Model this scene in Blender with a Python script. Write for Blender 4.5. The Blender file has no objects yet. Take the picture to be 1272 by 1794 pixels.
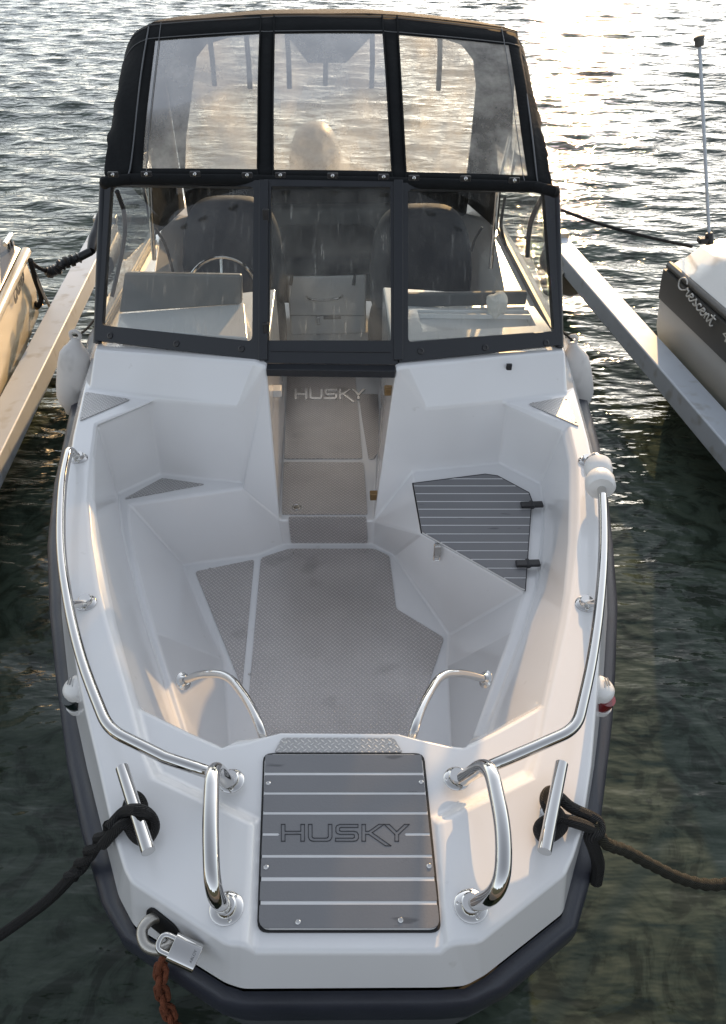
import bpy, bmesh, math, random
import numpy as np
from mathutils import Vector, Matrix

random.seed(7)
SC = bpy.context.scene
COL = SC.collection
R = math.radians

# ------------------------------------------------------------------ camera, sky, sun, exposure
CAM_Z, PITCH, FPX = 2.5, R(40.0), 1347.0          # eye height over the water, downward tilt, focal length (px of 1794)
cam_d = bpy.data.cameras.new('camera')
cam = bpy.data.objects.new('camera', cam_d)
COL.objects.link(cam)
cam.location = (0, 0, CAM_Z)
cam.rotation_euler = (R(90) - PITCH, 0, 0)
cam_d.sensor_fit = 'VERTICAL'
cam_d.sensor_height = 24.0
cam_d.lens = 24.0 * FPX / 1794.0
cam_d.clip_start = 0.02
cam_d.clip_end = 5000
SC.camera = cam

SUN_AZ, SUN_EL = R(13.5), R(15.0)                 # to the right of straight ahead, above the horizon
W = bpy.data.worlds.new('World')
SC.world = W
W.use_nodes = True
_n, _l = W.node_tree.nodes, W.node_tree.links
_sky = _n.new('ShaderNodeTexSky')
_sky.sky_type = 'NISHITA'
_sky.sun_disc = False
_sky.sun_elevation = SUN_EL
_sky.sun_rotation = SUN_AZ
_sky.air_density = 1.0
_sky.dust_density = 0.6
_sky.ozone_density = 1.0
_hs = _n.new('ShaderNodeHueSaturation')           # thin high cloud: a paler sky than clear air
_hs.inputs['Saturation'].default_value = 0.36
_l.new(_sky.outputs[0], _hs.inputs['Color'])
_l.new(_hs.outputs[0], _n['Background'].inputs[0])
_n['Background'].inputs[1].default_value = 0.145

sun_d = bpy.data.lights.new('sun', 'SUN')
sun_d.energy = 2.5
sun_d.angle = R(0.53)
sun_d.color = (1.0, 0.62, 0.28)
sun = bpy.data.objects.new('sun', sun_d)
COL.objects.link(sun)
_sd = Vector((math.sin(SUN_AZ) * math.cos(SUN_EL), math.cos(SUN_AZ) * math.cos(SUN_EL), math.sin(SUN_EL)))
sun.rotation_euler = _sd.to_track_quat('Z', 'Y').to_euler()
sun.location = _sd * 30

SC.view_settings.view_transform = 'Standard'
SC.view_settings.look = 'None'
SC.view_settings.exposure = 1.15
SC.view_settings.gamma = 1.0
SC.cycles.max_bounces = 10
SC.cycles.transparent_max_bounces = 16
SC.cycles.sample_clamp_indirect = 6.0

# ------------------------------------------------------------------ survey: pixel of the photograph -> point of the place
EYE = Vector((0, 0, CAM_Z))
D = 0.90                                          # deck height over the water


def ray(px, py):
    u, v = (px - 636.0) / FPX, (897.0 - py) / FPX
    return Vector((u, math.cos(PITCH) + v * math.sin(PITCH), -math.sin(PITCH) + v * math.cos(PITCH)))


def U(px, py, z):
    r = ray(px, py)
    return EYE + r * ((z - CAM_Z) / r.z)


HD = 0.0455                                       # heading of the boat


def xc(d):
    return -0.027 - HD * (d - 0.57)


def UD(px, py, d):
    r = ray(px, py)
    k = (d - HD * xc(d)) / (r.y - HD * r.x)
    return EYE + r * k


def UP(px, py, p0, nrm):
    r = ray(px, py)
    return EYE + r * ((p0 - EYE).dot(nrm) / r.dot(nrm))


def BF(u, d, z):
    return Vector((xc(d) + u, d + HD * u, z))


# ------------------------------------------------------------------ materials
def newmat(name):
    m = bpy.data.materials.new(name)
    m.use_nodes = True
    return m, m.node_tree.nodes, m.node_tree.links, m.node_tree.nodes['Principled BSDF']


def pmat(name, col, rough=0.5, metal=0.0, var=0.0, vscale=6.0, bump=0.0, bscale=60.0, coat=0.0, spec=0.5, rvar=0.0, stretch=None):
    m, n, l, b = newmat(name)
    b.inputs['Base Color'].default_value = (*col, 1)
    b.inputs['Roughness'].default_value = rough
    b.inputs['Metallic'].default_value = metal
    b.inputs['Coat Weight'].default_value = coat
    b.inputs['Coat Roughness'].default_value = 0.08
    b.inputs['Specular IOR Level'].default_value = spec
    geo = n.new('ShaderNodeNewGeometry')
    src = geo.outputs['Position']
    if stretch:
        mp = n.new('ShaderNodeMapping')
        mp.inputs['Scale'].default_value = stretch
        l.new(src, mp.inputs['Vector'])
        src = mp.outputs[0]
    if var or rvar:
        t = n.new('ShaderNodeTexNoise')
        t.inputs['Scale'].default_value = vscale
        t.inputs['Detail'].default_value = 6
        l.new(src, t.inputs['Vector'])
        if var:
            mx = n.new('ShaderNodeMix')
            mx.data_type = 'RGBA'
            l.new(t.outputs['Fac'], mx.inputs['Factor'])
            mx.inputs['A'].default_value = (*[c * (1 - var) for c in col], 1)
            mx.inputs['B'].default_value = (*[min(1, c * (1 + var)) for c in col], 1)
            l.new(mx.outputs['Result'], b.inputs['Base Color'])
        if rvar:
            mr = n.new('ShaderNodeMapRange')
            mr.inputs['From Min'].default_value = 0.3
            mr.inputs['From Max'].default_value = 0.7
            mr.inputs['To Min'].default_value = max(0.02, rough - rvar)
            mr.inputs['To Max'].default_value = rough + rvar
            l.new(t.outputs['Fac'], mr.inputs['Value'])
            l.new(mr.outputs[0], b.inputs['Roughness'])
    if bump:
        t2 = n.new('ShaderNodeTexNoise')
        t2.inputs['Scale'].default_value = bscale
        t2.inputs['Detail'].default_value = 3
        l.new(src, t2.inputs['Vector'])
        bp = n.new('ShaderNodeBump')
        bp.inputs['Strength'].default_value = bump
        bp.inputs['Distance'].default_value = 0.01
        l.new(t2.outputs['Fac'], bp.inputs['Height'])
        l.new(bp.outputs[0], b.inputs['Normal'])
    return m


def math_node(n, l, op, a, b=None, c=None):
    k = n.new('ShaderNodeMath')
    k.operation = op
    for i, x in enumerate((a, b, c)):
        if x is None:
            continue
        if isinstance(x, (int, float)):
            k.inputs[i].default_value = x
        else:
            l.new(x, k.inputs[i])
    return k.outputs[0]


def tread_mat(name, col, cell, rough=0.42, metal=0.75, upright=False):
    """aluminium tread plate: raised bars that alternate by forty five degrees"""
    m, n, l, b = newmat(name)
    b.inputs['Metallic'].default_value = metal
    b.inputs['Roughness'].default_value = rough
    geo = n.new('ShaderNodeNewGeometry')
    mp = n.new('ShaderNodeMapping')
    mp.inputs['Rotation'].default_value = (0, 0, R(45))
    mp.inputs['Scale'].default_value = (1 / cell,) * 3
    src = geo.outputs['Position']
    if upright:                                   # plate on a riser: the pattern lies in x and z
        s0, c0 = n.new('ShaderNodeSeparateXYZ'), n.new('ShaderNodeCombineXYZ')
        l.new(src, s0.inputs[0])
        l.new(s0.outputs['X'], c0.inputs['X'])
        l.new(s0.outputs['Z'], c0.inputs['Y'])
        src = c0.outputs[0]
    l.new(src, mp.inputs['Vector'])
    sp = n.new('ShaderNodeSeparateXYZ')
    l.new(mp.outputs[0], sp.inputs[0])
    M = lambda op, a, bb=None, c=None: math_node(n, l, op, a, bb, c)
    x, y = sp.outputs['X'], sp.outputs['Y']
    par = M('FLOORED_MODULO', M('ADD', M('FLOOR', x), M('FLOOR', y)), 2.0)
    fx = M('SUBTRACT', M('FRACT', x), 0.5)
    fy = M('SUBTRACT', M('FRACT', y), 0.5)
    a = M('ADD', M('MULTIPLY', fx, par), M('MULTIPLY', fy, M('SUBTRACT', 1.0, par)))
    c = M('ADD', M('MULTIPLY', fy, par), M('MULTIPLY', fx, M('SUBTRACT', 1.0, par)))
    e = M('ADD', M('POWER', M('ABSOLUTE', M('DIVIDE', a, 0.62)), 2.0), M('POWER', M('ABSOLUTE', M('DIVIDE', c, 0.20)), 2.0))
    mr = n.new('ShaderNodeMapRange')
    mr.inputs['From Min'].default_value = 1.0
    mr.inputs['From Max'].default_value = 0.35
    l.new(e, mr.inputs['Value'])
    h = mr.outputs[0]
    bp = n.new('ShaderNodeBump')
    bp.inputs['Strength'].default_value = 1.0
    bp.inputs['Distance'].default_value = cell * 0.16
    l.new(h, bp.inputs['Height'])
    l.new(bp.outputs[0], b.inputs['Normal'])
    t = n.new('ShaderNodeTexNoise')
    t.inputs['Scale'].default_value = 5
    t.inputs['Detail'].default_value = 8
    l.new(geo.outputs['Position'], t.inputs['Vector'])
    mx = n.new('ShaderNodeMix')
    mx.data_type = 'RGBA'
    mx.inputs['A'].default_value = (*[k * 0.58 for k in col], 1)
    mx.inputs['B'].default_value = (*[min(1, k * 1.22) for k in col], 1)
    f = M('ADD', M('MULTIPLY', t.outputs['Fac'], 0.55), M('MULTIPLY', h, 0.60))
    l.new(f, mx.inputs['Factor'])
    l.new(mx.outputs['Result'], b.inputs['Base Color'])
    return m


def clear_mat(name, tint, haze, haze_col, gloss=0.06, rough=0.06, scale=9.0, streak=0.0):
    """clear sheet: lets light through, a little milky and smeared, with a faint mirror"""
    m, n, l, b = newmat(name)
    n.remove(b)
    out = [k for k in n if k.type == 'OUTPUT_MATERIAL'][0]
    tr = n.new('ShaderNodeBsdfTransparent')
    tr.inputs[0].default_value = (*tint, 1)
    df = n.new('ShaderNodeBsdfDiffuse')
    df.inputs[0].default_value = (*haze_col, 1)
    tl = n.new('ShaderNodeBsdfTranslucent')
    tl.inputs[0].default_value = (*haze_col, 1)
    dm = n.new('ShaderNodeMixShader')
    dm.inputs[0].default_value = 0.55
    l.new(df.outputs[0], dm.inputs[1])
    l.new(tl.outputs[0], dm.inputs[2])
    geo = n.new('ShaderNodeNewGeometry')
    t = n.new('ShaderNodeTexNoise')
    t.inputs['Scale'].default_value = scale
    t.inputs['Detail'].default_value = 7
    t.inputs['Roughness'].default_value = 0.65
    mp = n.new('ShaderNodeMapping')
    mp.inputs['Scale'].default_value = (1.0, 1.0, 0.35)
    l.new(geo.outputs['Position'], mp.inputs['Vector'])
    l.new(mp.outputs[0], t.inputs['Vector'])
    mr = n.new('ShaderNodeMapRange')
    mr.inputs['From Min'].default_value = 0.38
    mr.inputs['From Max'].default_value = 0.72
    mr.inputs['To Min'].default_value = haze * 0.45
    mr.inputs['To Max'].default_value = haze * 1.9
    l.new(t.outputs['Fac'], mr.inputs['Value'])
    fac = mr.outputs[0]
    if streak:
        t3 = n.new('ShaderNodeTexNoise')
        t3.inputs['Scale'].default_value = 14
        t3.inputs['Detail'].default_value = 5
        mp3 = n.new('ShaderNodeMapping')
        mp3.inputs['Scale'].default_value = (5.0, 1.0, 0.5)
        l.new(geo.outputs['Position'], mp3.inputs['Vector'])
        l.new(mp3.outputs[0], t3.inputs['Vector'])
        m3 = n.new('ShaderNodeMapRange')
        m3.inputs['From Min'].default_value = 0.60
        m3.inputs['From Max'].default_value = 0.78
        m3.inputs['To Max'].default_value = streak
        l.new(t3.outputs['Fac'], m3.inputs['Value'])
        fac = math_node(n, l, 'ADD', fac, m3.outputs[0])
    mix = n.new('ShaderNodeMixShader')
    l.new(fac, mix.inputs[0])
    l.new(tr.outputs[0], mix.inputs[1])
    l.new(dm.outputs[0], mix.inputs[2])
    gl = n.new('ShaderNodeBsdfGlossy')
    gl.inputs['Roughness'].default_value = rough
    bp = n.new('ShaderNodeBump')
    bp.inputs['Strength'].default_value = 0.25
    bp.inputs['Distance'].default_value = 0.02
    t2 = n.new('ShaderNodeTexNoise')
    t2.inputs['Scale'].default_value = 4.0
    l.new(mp.outputs[0], t2.inputs['Vector'])
    l.new(t2.outputs['Fac'], bp.inputs['Height'])
    l.new(bp.outputs[0], gl.inputs['Normal'])
    fr = n.new('ShaderNodeFresnel')
    fr.inputs['IOR'].default_value = 1.4
    g = math_node(n, l, 'MULTIPLY', fr.outputs[0], gloss / 0.06)
    g = math_node(n, l, 'MINIMUM', g, 0.6)
    m2 = n.new('ShaderNodeMixShader')
    l.new(g, m2.inputs[0])
    l.new(mix.outputs[0], m2.inputs[1])
    l.new(gl.outputs[0], m2.inputs[2])
    l.new(m2.outputs[0], out.inputs['Surface'])
    return m


def rope_mat(name, c1, c2, pitch):
    m, n, l, b = newmat(name)
    b.inputs['Roughness'].default_value = 0.85
    uv = n.new('ShaderNodeUVMap')
    w = n.new('ShaderNodeTexWave')
    w.wave_type = 'BANDS'
    w.bands_direction = 'DIAGONAL'
    w.inputs['Scale'].default_value = pitch
    w.inputs['Distortion'].default_value = 1.5
    l.new(uv.outputs[0], w.inputs['Vector'])
    mx = n.new('ShaderNodeMix')
    mx.data_type = 'RGBA'
    mx.inputs['A'].default_value = (*c1, 1)
    mx.inputs['B'].default_value = (*c2, 1)
    l.new(w.outputs['Fac'], mx.inputs['Factor'])
    l.new(mx.outputs['Result'], b.inputs['Base Color'])
    bp = n.new('ShaderNodeBump')
    bp.inputs['Strength'].default_value = 0.9
    bp.inputs['Distance'].default_value = 0.004
    l.new(w.outputs['Fac'], bp.inputs['Height'])
    l.new(bp.outputs[0], b.inputs['Normal'])
    return m


def water_mat():
    m, n, l, b = newmat('sea_water')
    b.inputs['Roughness'].default_value = 0.03
    b.inputs['IOR'].default_value = 1.333
    b.inputs['Specular IOR Level'].default_value = 0.5
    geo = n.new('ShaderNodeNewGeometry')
    # weed and silt murk; ripple highlights and dark reflections painted into the colour
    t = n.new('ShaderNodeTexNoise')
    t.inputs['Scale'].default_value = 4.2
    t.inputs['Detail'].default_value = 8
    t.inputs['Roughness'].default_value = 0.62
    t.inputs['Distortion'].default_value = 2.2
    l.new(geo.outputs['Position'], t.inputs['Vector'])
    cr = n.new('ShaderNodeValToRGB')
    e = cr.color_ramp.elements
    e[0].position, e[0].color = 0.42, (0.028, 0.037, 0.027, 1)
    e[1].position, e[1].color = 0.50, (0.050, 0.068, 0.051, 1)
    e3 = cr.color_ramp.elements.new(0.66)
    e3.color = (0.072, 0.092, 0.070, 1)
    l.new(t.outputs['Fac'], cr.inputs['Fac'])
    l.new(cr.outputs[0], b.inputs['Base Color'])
    # capillary ripples
    def ripple(scale, sx, sy, rot, detail):
        mp = n.new('ShaderNodeMapping')
        mp.inputs['Scale'].default_value = (sx, sy, 1)
        mp.inputs['Rotation'].default_value = (0, 0, R(rot))
        l.new(geo.outputs['Position'], mp.inputs['Vector'])
        k = n.new('ShaderNodeTexNoise')
        k.inputs['Scale'].default_value = scale
        k.inputs['Detail'].default_value = detail
        k.inputs['Roughness'].default_value = 0.5
        l.new(mp.outputs[0], k.inputs['Vector'])
        return k.outputs['Fac']
    sp = n.new('ShaderNodeSeparateXYZ')
    l.new(geo.outputs['Position'], sp.inputs[0])
    open_ = n.new('ShaderNodeMapRange')          # sheltered by the dock near the bow, ruffled by the wind farther out
    open_.inputs['From Min'].default_value = 0.5
    open_.inputs['From Max'].default_value = 4.5
    open_.inputs['To Min'].default_value = 0.55
    open_.inputs['To Max'].default_value = 1.0
    l.new(sp.outputs['Y'], open_.inputs['Value'])
    h = math_node(n, l, 'ADD', math_node(n, l, 'MULTIPLY', ripple(7.0, 0.5, 1.15, 12, 2), 0.042),
                  math_node(n, l, 'MULTIPLY', ripple(22.0, 0.42, 1.2, -10, 2), 0.009))
    h = math_node(n, l, 'MULTIPLY', h, open_.outputs[0])
    bp = n.new('ShaderNodeBump')
    bp.inputs['Strength'].default_value = 1.0
    bp.inputs['Distance'].default_value = 1.0
    l.new(h, bp.inputs['Height'])
    l.new(bp.outputs[0], b.inputs['Normal'])
    return m


M = {}
M['gel'] = pmat('white_gelcoat', (0.74, 0.74, 0.745), 0.24, var=0.018, vscale=1.6, bump=0.010, bscale=9, coat=0.6)
M['rubber'] = pmat('navy_rubber', (0.030, 0.033, 0.045), 0.42, var=0.25, vscale=8, bump=0.05, bscale=90, rvar=0.1)
M['hull'] = pmat('grey_hull_paint', (0.10, 0.105, 0.115), 0.5, var=0.15, vscale=5)
M['chrome'] = pmat('polished_steel', (0.60, 0.59, 0.575), 0.06, 1.0, rvar=0.05, vscale=18)
M['steel'] = pmat('brushed_steel', (0.55, 0.54, 0.52), 0.25, 1.0, rvar=0.1, vscale=25)
M['black'] = pmat('black_canvas', (0.011, 0.012, 0.013), 0.85, var=0.3, vscale=14, bump=0.25, bscale=45, spec=0.15)
M['frame'] = pmat('black_anodised_frame', (0.013, 0.015, 0.019), 0.38, var=0.2, vscale=6, bump=0.02)
M['plastic'] = pmat('black_plastic', (0.018, 0.018, 0.02), 0.4)
M['gasket'] = pmat('black_gasket', (0.008, 0.008, 0.009), 0.6)
M['tread'] = tread_mat('aluminium_tread_floor', (0.60, 0.565, 0.55), 0.0135, rough=0.34, metal=0.5)
M['tread_riser'] = tread_mat('aluminium_tread_riser', (0.60, 0.565, 0.55), 0.0135, rough=0.34, metal=0.5, upright=True)
M['tread_fine'] = tread_mat('aluminium_tread_step', (0.50, 0.49, 0.485), 0.0115, rough=0.36, metal=0.45)
M['deck_grey'] = pmat('grey_deck_laminate', (0.175, 0.176, 0.184), 0.42, var=0.10, vscale=4, bump=0.04, bscale=200, rvar=0.08, stretch=(1, 1, 1))
M['deck_gap'] = pmat('pale_deck_seam', (0.66, 0.66, 0.66), 0.5, var=0.08, vscale=12)
M['seat'] = pmat('dark_seat_cover', (0.008, 0.010, 0.017), 0.7, var=0.3, vscale=5, bump=0.5, bscale=9)
M['grey_vinyl'] = pmat('grey_vinyl', (0.10, 0.104, 0.11), 0.55, var=0.1)
M['dash'] = pmat('grey_dash', (0.15, 0.15, 0.145), 0.4, var=0.15, vscale=8)
M['fender'] = pmat('worn_white_fender', (0.60, 0.58, 0.56), 0.5, var=0.14, vscale=7, bump=0.06, bscale=40)
M['white_plastic'] = pmat('white_plastic', (0.74, 0.73, 0.71), 0.35, var=0.06, vscale=18)
M['boom'] = pmat('galvanised_boom', (0.54, 0.59, 0.65), 0.5, 0.1, var=0.14, vscale=4, bump=0.03, bscale=30, rvar=0.1)
M['cream'] = pmat('cream_gelcoat', (0.56, 0.50, 0.37), 0.35, var=0.06, vscale=3, coat=0.3)
M['crescent_hull'] = pmat('pale_grey_gelcoat', (0.50, 0.49, 0.45), 0.3, var=0.12, vscale=3, coat=0.3)
M['charcoal'] = pmat('charcoal_stripe', (0.085, 0.084, 0.078), 0.4, var=0.1)
M['white_gel2'] = pmat('white_gelcoat_neighbour', (0.74, 0.74, 0.71), 0.3, var=0.05, coat=0.4)
M['ink'] = pmat('black_lettering', (0.012, 0.012, 0.012), 0.5)
M['pale_ink'] = pmat('pale_lettering', (0.62, 0.61, 0.57), 0.45)
M['groove'] = pmat('engraved_line', (0.030, 0.031, 0.036), 0.5)
M['bright'] = pmat('bright_cut_metal', (0.75, 0.73, 0.70), 0.25, 0.6)
M['brass'] = pmat('tarnished_brass', (0.30, 0.20, 0.10), 0.35, 0.9, var=0.3, vscale=60)
M['rust'] = pmat('rusty_chain', (0.15, 0.042, 0.016), 0.85, var=0.5, vscale=45, bump=0.5, bscale=160)
M['galv'] = pmat('galvanised_steel', (0.50, 0.48, 0.44), 0.35, 0.9, var=0.15, vscale=40, bump=0.08, bscale=120)
M['red_lens'] = pmat('red_lens', (0.16, 0.008, 0.012), 0.12, coat=0.6)
M['green_lens'] = pmat('dark_green_lens', (0.004, 0.010, 0.010), 0.12, coat=0.6)
M['print'] = pmat('grey_print', (0.25, 0.25, 0.25), 0.5)
M['rope_black'] = rope_mat('black_rope', (0.006, 0.006, 0.007), (0.030, 0.029, 0.028), 9)
M['rope_olive'] = rope_mat('olive_rope', (0.007, 0.007, 0.004), (0.040, 0.037, 0.020), 9)
M['cowl'] = pmat('silver_engine_cowl', (0.05, 0.06, 0.08), 0.5, 0.0)
M['wood'] = pmat('weathered_wood', (0.16, 0.13, 0.10), 0.8, var=0.3, vscale=10, bump=0.3, bscale=40, stretch=(1, 6, 1))
M['bank'] = pmat('unseen_dark_bank', (0.035, 0.042, 0.022), 0.9, var=0.6, vscale=0.8, bump=0.8, bscale=2.0)
M['tissue'] = pmat('white_paper', (0.78, 0.76, 0.72), 0.8, bump=0.6, bscale=40)
M['vinyl'] = clear_mat('clear_vinyl', (0.93, 0.94, 0.92), 0.46, (0.84, 0.82, 0.76), gloss=0.07, rough=0.10, scale=5.0)
M['glass'] = clear_mat('salt_smeared_glass', (0.88, 0.91, 0.90), 0.045, (0.66, 0.68, 0.68), gloss=0.07, rough=0.03, scale=10, streak=0.22)
M['door_glass'] = clear_mat('tinted_door_glass', (0.70, 0.74, 0.74), 0.12, (0.55, 0.58, 0.57), gloss=0.07, rough=0.03, scale=9, streak=0.35)
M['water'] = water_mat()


def add_marks(m, col, scale, lo, hi, stretch, amount):
    n, l = m.node_tree.nodes, m.node_tree.links
    b = n['Principled BSDF']
    old = b.inputs['Base Color'].links[0].from_socket
    geo = n.new('ShaderNodeNewGeometry')
    mp = n.new('ShaderNodeMapping')
    mp.inputs['Scale'].default_value = stretch
    l.new(geo.outputs['Position'], mp.inputs['Vector'])
    t = n.new('ShaderNodeTexNoise')
    t.inputs['Scale'].default_value = scale
    t.inputs['Detail'].default_value = 2
    l.new(mp.outputs[0], t.inputs['Vector'])
    r = n.new('ShaderNodeMapRange')
    r.inputs['From Min'].default_value = lo
    r.inputs['From Max'].default_value = hi
    r.inputs['To Max'].default_value = amount
    l.new(t.outputs['Fac'], r.inputs['Value'])
    x = n.new('ShaderNodeMix')
    x.data_type = 'RGBA'
    l.new(r.outputs[0], x.inputs['Factor'])
    l.new(old, x.inputs['A'])
    x.inputs['B'].default_value = (*col, 1)
    l.new(x.outputs['Result'], b.inputs['Base Color'])


add_marks(M['gel'], (0.56, 0.545, 0.52), 2.2, 0.52, 0.75, (1, 1, 0.5), 0.22)
add_marks(M['gel'], (0.45, 0.43, 0.40), 26, 0.72, 0.80, (1, 1, 1), 0.25)
add_marks(M['boom'], (0.30, 0.29, 0.25), 9, 0.58, 0.72, (1, 1, 1), 0.5)
add_marks(M['fender'], (0.28, 0.27, 0.25), 12, 0.60, 0.75, (1, 1, 0.6), 0.5)
add_marks(M['deck_grey'], (0.05, 0.05, 0.055), 14, 0.70, 0.76, (0.7, 2.6, 1), 0.6)
add_marks(M['tread'], (0.62, 0.60, 0.58), 55, 0.74, 0.78, (1, 1, 1), 0.7)
add_marks(M['tread'], (0.20, 0.19, 0.18), 7, 0.62, 0.80, (1, 1, 1), 0.5)


# ------------------------------------------------------------------ object helpers
def thing(name, label, cat, loc, group=None):
    o = bpy.data.objects.new(name, None)
    COL.objects.link(o)
    o.location = loc
    o.empty_display_size = 0.1
    o['label'] = label
    o['category'] = cat
    if group:
        o['group'] = group
    return o


def tag(o, label, cat, group=None):
    o['label'] = label
    o['category'] = cat
    if group:
        o['group'] = group
    return o


def attach(o, parent):
    if parent is not None:
        o.parent = parent
        base = parent
        off = Matrix()
        while base is not None:            # every parent sits unrotated at its own location
            if base.type == 'EMPTY':
                off = Matrix.Translation(base.location)
            base = base.parent
        o.matrix_parent_inverse = off.inverted() if parent.type == 'EMPTY' else Matrix()
    return o


def obj(name, verts, faces, mat, parent=None, smooth=False, bevel=0.0, seg=2, solid=0.0, uvs=None, weld=False, angle=28, normals=True):
    me = bpy.data.meshes.new(name)
    me.from_pydata([tuple(v) for v in verts], [], faces)
    bm = bmesh.new()
    bm.from_mesh(me)
    if weld:
        bmesh.ops.remove_doubles(bm, verts=bm.verts, dist=1e-5)
    if normals:
        bmesh.ops.recalc_face_normals(bm, faces=bm.faces)
    if uvs is not None:
        lay = bm.loops.layers.uv.new('UVMap')
        for f in bm.faces:
            for lp in f.loops:
                lp[lay].uv = uvs[lp.vert.index]
    bm.to_mesh(me)
    bm.free()
    me.materials.append(mat)
    if smooth or bevel:
        for p in me.polygons:
            p.use_smooth = True
    o = bpy.data.objects.new(name, me)
    COL.objects.link(o)
    attach(o, parent)
    if solid:
        s = o.modifiers.new('solid', 'SOLIDIFY')
        s.thickness = solid
        s.offset = 0
    if bevel:
        b = o.modifiers.new('bevel', 'BEVEL')
        b.width = bevel
        b.segments = seg
        b.limit_method = 'ANGLE'
        b.angle_limit = R(angle)
        b.harden_normals = True
        b.use_clamp_overlap = True
    elif smooth == 'auto':
        o.data.set_sharp_from_angle(angle=R(35))
    return o


def catmull(pts, sub=8, closed=False):
    P = [Vector(p) for p in pts]
    n = len(P)
    out = []
    for i in range(n if closed else n - 1):
        if closed:
            a, b, c, d = P[(i - 1) % n], P[i], P[(i + 1) % n], P[(i + 2) % n]
        else:
            a, b, c, d = P[max(i - 1, 0)], P[i], P[i + 1], P[min(i + 2, n - 1)]
        for k in range(sub):
            t = k / sub
            out.append(0.5 * ((2 * b) + (c - a) * t + (2 * a - 5 * b + 4 * c - d) * t * t + (3 * b - a - 3 * c + d) * t ** 3))
    if not closed:
        out.append(P[-1])
    return out


def fillet(pts, rad, sub=6):
    P = [Vector(p) for p in pts]
    out = [P[0]]
    for i in range(1, len(P) - 1):
        a, b, c = P[i - 1], P[i], P[i + 1]
        r1 = min(rad, (a - b).length * 0.48)
        r2 = min(rad, (c - b).length * 0.48)
        p, q = b + (a - b).normalized() * r1, b + (c - b).normalized() * r2
        for k in range(sub + 1):
            t = k / sub
            out.append(p * (1 - t) ** 2 + b * 2 * t * (1 - t) + q * t * t)
    out.append(P[-1])
    return out


def sweep(path, r, n=14, closed=False, caps=True, flat=1.0):
    """tube along a path; r is a number or a list of radii"""
    P = path
    k = len(P)
    rr = r if isinstance(r, (list, tuple)) else [r] * k
    T = []
    for i in range(k):
        a = P[(i - 1) % k] if (closed or i > 0) else P[i]
        b = P[(i + 1) % k] if (closed or i < k - 1) else P[i]
        T.append((b - a).normalized())
    ref = Vector((0, 0, 1)) if abs(T[0].z) < 0.9 else Vector((1, 0, 0))
    N = (ref - T[0] * ref.dot(T[0])).normalized()
    vs, uv, fs = [], [], []
    dist = 0.0
    for i in range(k):
        if i:
            dist += (P[i] - P[i - 1]).length
            N = (N - T[i] * N.dot(T[i]))
            N.normalize()
        B = T[i].cross(N)
        for j in range(n):
            a = 2 * math.pi * j / n
            vs.append(P[i] + (N * math.cos(a) * flat + B * math.sin(a)) * rr[i])
            uv.append((dist * 12, j / n * 1.0))
    for i in range(k if closed else k - 1):
        for j in range(n):
            fs.append((i * n + j, i * n + (j + 1) % n, ((i + 1) % k) * n + (j + 1) % n, ((i + 1) % k) * n + j))
    if caps and not closed:
        fs.append(tuple(range(n - 1, -1, -1)))
        fs.append(tuple((k - 1) * n + j for j in range(n)))
    return vs, fs, uv


def tube(name, path, r, mat, parent=None, n=14, closed=False, flat=1.0):
    vs, fs, uv = sweep(path, r, n, closed, True, flat)
    return obj(name, vs, fs, mat, parent, smooth='auto', uvs=uv)


def box_verts(c, ax, ay, az):
    c, ax, ay, az = Vector(c), Vector(ax), Vector(ay), Vector(az)
    vs = [c + ax * i + ay * j + az * k for k in (-1, 1) for j in (-1, 1) for i in (-1, 1)]
    fs = [(0, 2, 3, 1), (4, 5, 7, 6), (0, 1, 5, 4), (2, 6, 7, 3), (0, 4, 6, 2), (1, 3, 7, 5)]
    return vs, fs


BX, BY = Vector((1, HD, 0)).normalized(), Vector((-HD, 1, 0)).normalized()


def box(name, c, size, mat, parent=None, bevel=0.005, seg=2, axes=None, solid=0):
    ax = axes or (BX, BY, Vector((0, 0, 1)))
    vs, fs = box_verts(c, ax[0] * size[0] / 2, ax[1] * size[1] / 2, ax[2] * size[2] / 2)
    return obj(name, vs, fs, mat, parent, bevel=bevel, seg=seg)


def beam(name, p, q, w, h, mat, parent=None, up=(0, 0, 1), bevel=0.003):
    p, q = Vector(p), Vector(q)
    t = (q - p)
    s = t.normalized().cross(Vector(up)).normalized()
    u = s.cross(t.normalized())
    vs, fs = box_verts((p + q) / 2, t / 2, s * w / 2, u * h / 2)
    return obj(name, vs, fs, mat, parent, bevel=bevel)


def plate(name, top, thick, mat, parent=None, bevel=0.0015, normal=None):
    """flat sheet with an upper outline and a thickness"""
    n = len(top)
    nv = Vector(normal) if normal is not None else Vector((0, 0, 1))
    vs = [Vector(p) for p in top] + [Vector(p) - nv * thick for p in top]
    fs = [tuple(range(n)), tuple(range(2 * n - 1, n - 1, -1))]
    fs += [(i, i + n, (i + 1) % n + n, (i + 1) % n) for i in range(n)]
    return obj(name, vs, fs, mat, parent, bevel=bevel, seg=2)


def round_poly(pts, rad, sub=4):
    P = [Vector(p) for p in pts]
    n = len(P)
    out = []
    for i in range(n):
        a, b, c = P[i - 1], P[i], P[(i + 1) % n]
        r1, r2 = min(rad, (a - b).length * 0.45), min(rad, (c - b).length * 0.45)
        p, q = b + (a - b).normalized() * r1, b + (c - b).normalized() * r2
        for k in range(sub + 1):
            t = k / sub
            out.append(p * (1 - t) ** 2 + b * 2 * t * (1 - t) + q * t * t)
    return out


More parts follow.
